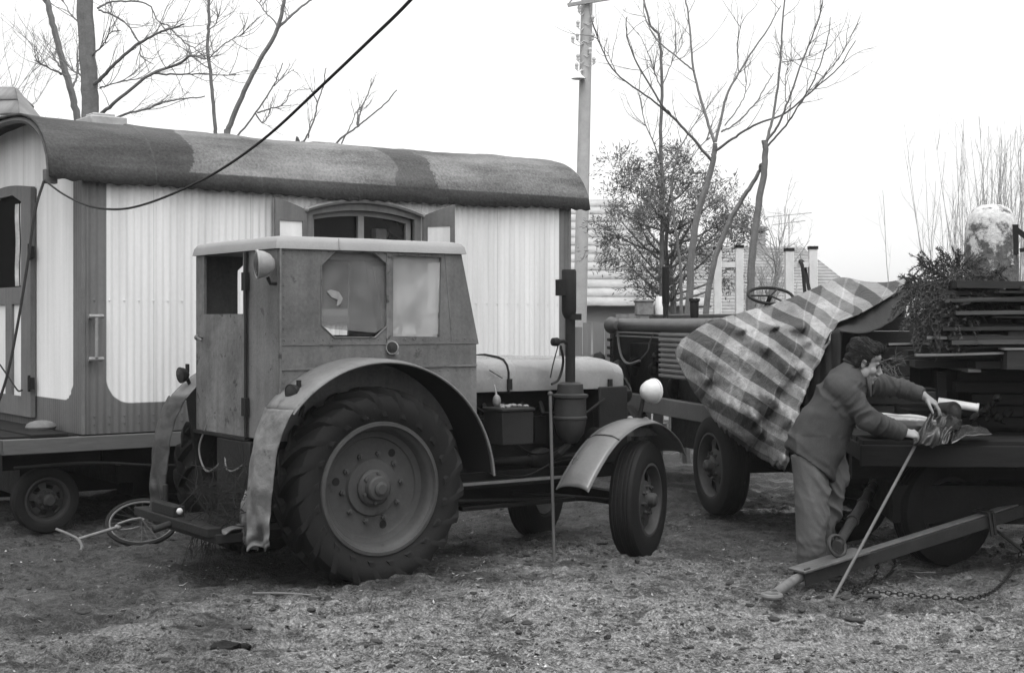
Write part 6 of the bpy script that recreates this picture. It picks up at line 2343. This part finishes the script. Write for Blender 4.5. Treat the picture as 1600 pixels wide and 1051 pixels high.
def armq(p, sh, el, wr):
    """distance to the arm axis and position along it"""
    best = (9, 0)
    for i, (a, b) in enumerate(((sh, el), (el, wr))):
        t = max(0, min(1, (p - a).dot(b - a) / (b - a).length_squared))
        dd = (p - a.lerp(b, t)).length
        if dd < best[0]:
            best = (dd, i + t)
    return best
for p, n_ in zip(fj.v, fj.n):
    p, n_ = V(p), V(n_)
    dN, tN = armq(p, shN, elN, wrN)
    dF, tF = armq(p, shF, elF, wrF)
    k = .008 * nz(p, 5, 1) + .003 * nz(p, 20, 2)
    if dN < .13 and tN > .05:
        f_ = math.exp(-((tN - .85) / .6) ** 2)
        k += .024 * f_ * (fold(tN * 4.2 + p.z * 4 + 1.6 * nz(p, 5, 3), p.y * 4, p.x * 2.0, 3) - .35) + .004 * (fold(tN * 12, p.y * 8, p.z * 4, 8) - .35)
    elif dF < .12 and tF > .05:
        f_ = math.exp(-((tF - .8) / .7) ** 2)
        k += .020 * f_ * (fold(tF * 4.2 + p.z * 5 + 1.6 * nz(p, 5, 3), p.y * 4, p.x * 2.0, 6) - .35) + .004 * (fold(tF * 12, p.y * 8, p.z * 4, 4) - .35)
    else:                                                # body folds dragged from the shoulder towards the belly
        s_, t_ = p.x * .55 + p.z * .84, p.z * .55 - p.x * .84
        k += .026 * (fold(s_ * 6 + nz(p, 4, 2), t_ * 2.4, p.y * 3, 2) - .4) * max(.2, min(1, .5 + 2 * nz(p, 2.2, 5)))
        if p.z < .95:
            k += .010 * (fold(p.x * 9, p.z * 2, p.y * 6, 7) - .35)
    mb.v.append(tuple(p + n_ * k))
jk = mb.build('jacket', K['jacket'], man, world=True, ang=180)
# collar, hem seam and pocket
col = MB()
cr_ = []
ncen = cm(556, 296, YM)
for t in np.linspace(0, 2 * PI, 21)[:-1]:
    cr_.append(ncen + (cm(620, 330, YM) - cm(556, 296, YM)) * math.cos(t) * 1.05 + V((0, .086, 0)) * math.sin(t) + V((0, 0, .012 * math.cos(t) * -1)))
col.tube(cr_, .016, 8, closed=True)
col.tube(smooth_path([cr_[0] + V((-.01, -.05, .0)), cm(640, 400, YM - .15), cm(650, 480, YM - .17)], 5), [.014, .016, .006], 8)
col.tube(smooth_path([cr_[1] + V((0, .03, 0)), cm(665, 400, YM + .06), cm(660, 470, YM + .04)], 5), [.012, .015, .006], 8)
col.build('collar', K['jacket'], jk, org=man.location)

# trousers
tm_ = MB()
hipc = pt(1278, 700, YM)
tm_.ball(hipc, (.165, .165, .12), 20, 14)
tm_.tube(smooth_path([hipN + V((-.01, .01, .03)), pt(1268, 750, YM - .08), pt(1268, 800, YM - .09), pt(1267, 850, YM - .08), pt(1266, 889, YM - .06)], 5), [.118, .118, .108, .094, .086], 20)
tm_.tube(smooth_path([hipF + V((.02, 0, .03)), pt(1296, 750, YM + .10), pt(1289, 800, YM + .12), pt(1281, 850, YM + .13), pt(1275, 886, YM + .13)], 5), [.125, .115, .100, .088, .083], 20)
ft = fuse(tm_, .008, 5)
mb = MB()
mb.f = ft.f
for p, n_ in zip(ft.v, ft.n):
    p, n_ = V(p), V(n_)
    s_, t_ = p.x * .80 + p.z * .60, p.z * .80 - p.x * .60      # drag folds run down towards the front
    fr_ = max(.15, min(1, .55 + (p.x - 2.0) / .22))
    k = .024 * fr_ * (fold(s_ * 11, t_ * 3.2, p.y * 5, 1) - .35) + .010 * fr_ * (fold(s_ * 24, t_ * 7, p.y * 9, 5) - .35) + .006 * nz(p, 6, 2)
    low = max(0, .34 - p.z) / .34
    k += .018 * low * (fold(p.z * 13, p.x * 3, p.y * 4, 9) - .35)
    mb.v.append(tuple(p + n_ * k))
mb.build('trousers', K['trouser'], man, world=True, ang=180)
for a_ in (anN, anF):
    sh_ = MB().ball(V((a_.x + .075, a_.y, .055)), (.145, .052, .05), 16, 10).ball(V((a_.x - .02, a_.y, .07)), (.07, .05, .07), 12, 8).box((a_.x - .08, a_.y - .045, .0), (a_.x + .2, a_.y + .045, .022))
    sh_.build('shoe', K['shoe'], man, world=True)
# ---------------------------------------------------------------- wet winter air
hz = MB().box((-175, -28, -2.0), (175, 240, 14.0)).build('haze', None, org=(0, 0, 0), smooth=False)
hz['kind'] = 'stuff'
hm_ = bpy.data.materials.new('haze')
hm_.use_nodes = True
hn = hm_.node_tree
hn.nodes.remove(hn.nodes['Principled BSDF'])
pv = hn.nodes.new('ShaderNodeVolumePrincipled')
pv.inputs['Color'].default_value = (.95, .95, .95, 1)
pv.inputs['Density'].default_value = HAZE
hn.links.new(pv.outputs[0], hn.nodes['Material Output'].inputs['Volume'])
hz.data.materials.append(hm_)
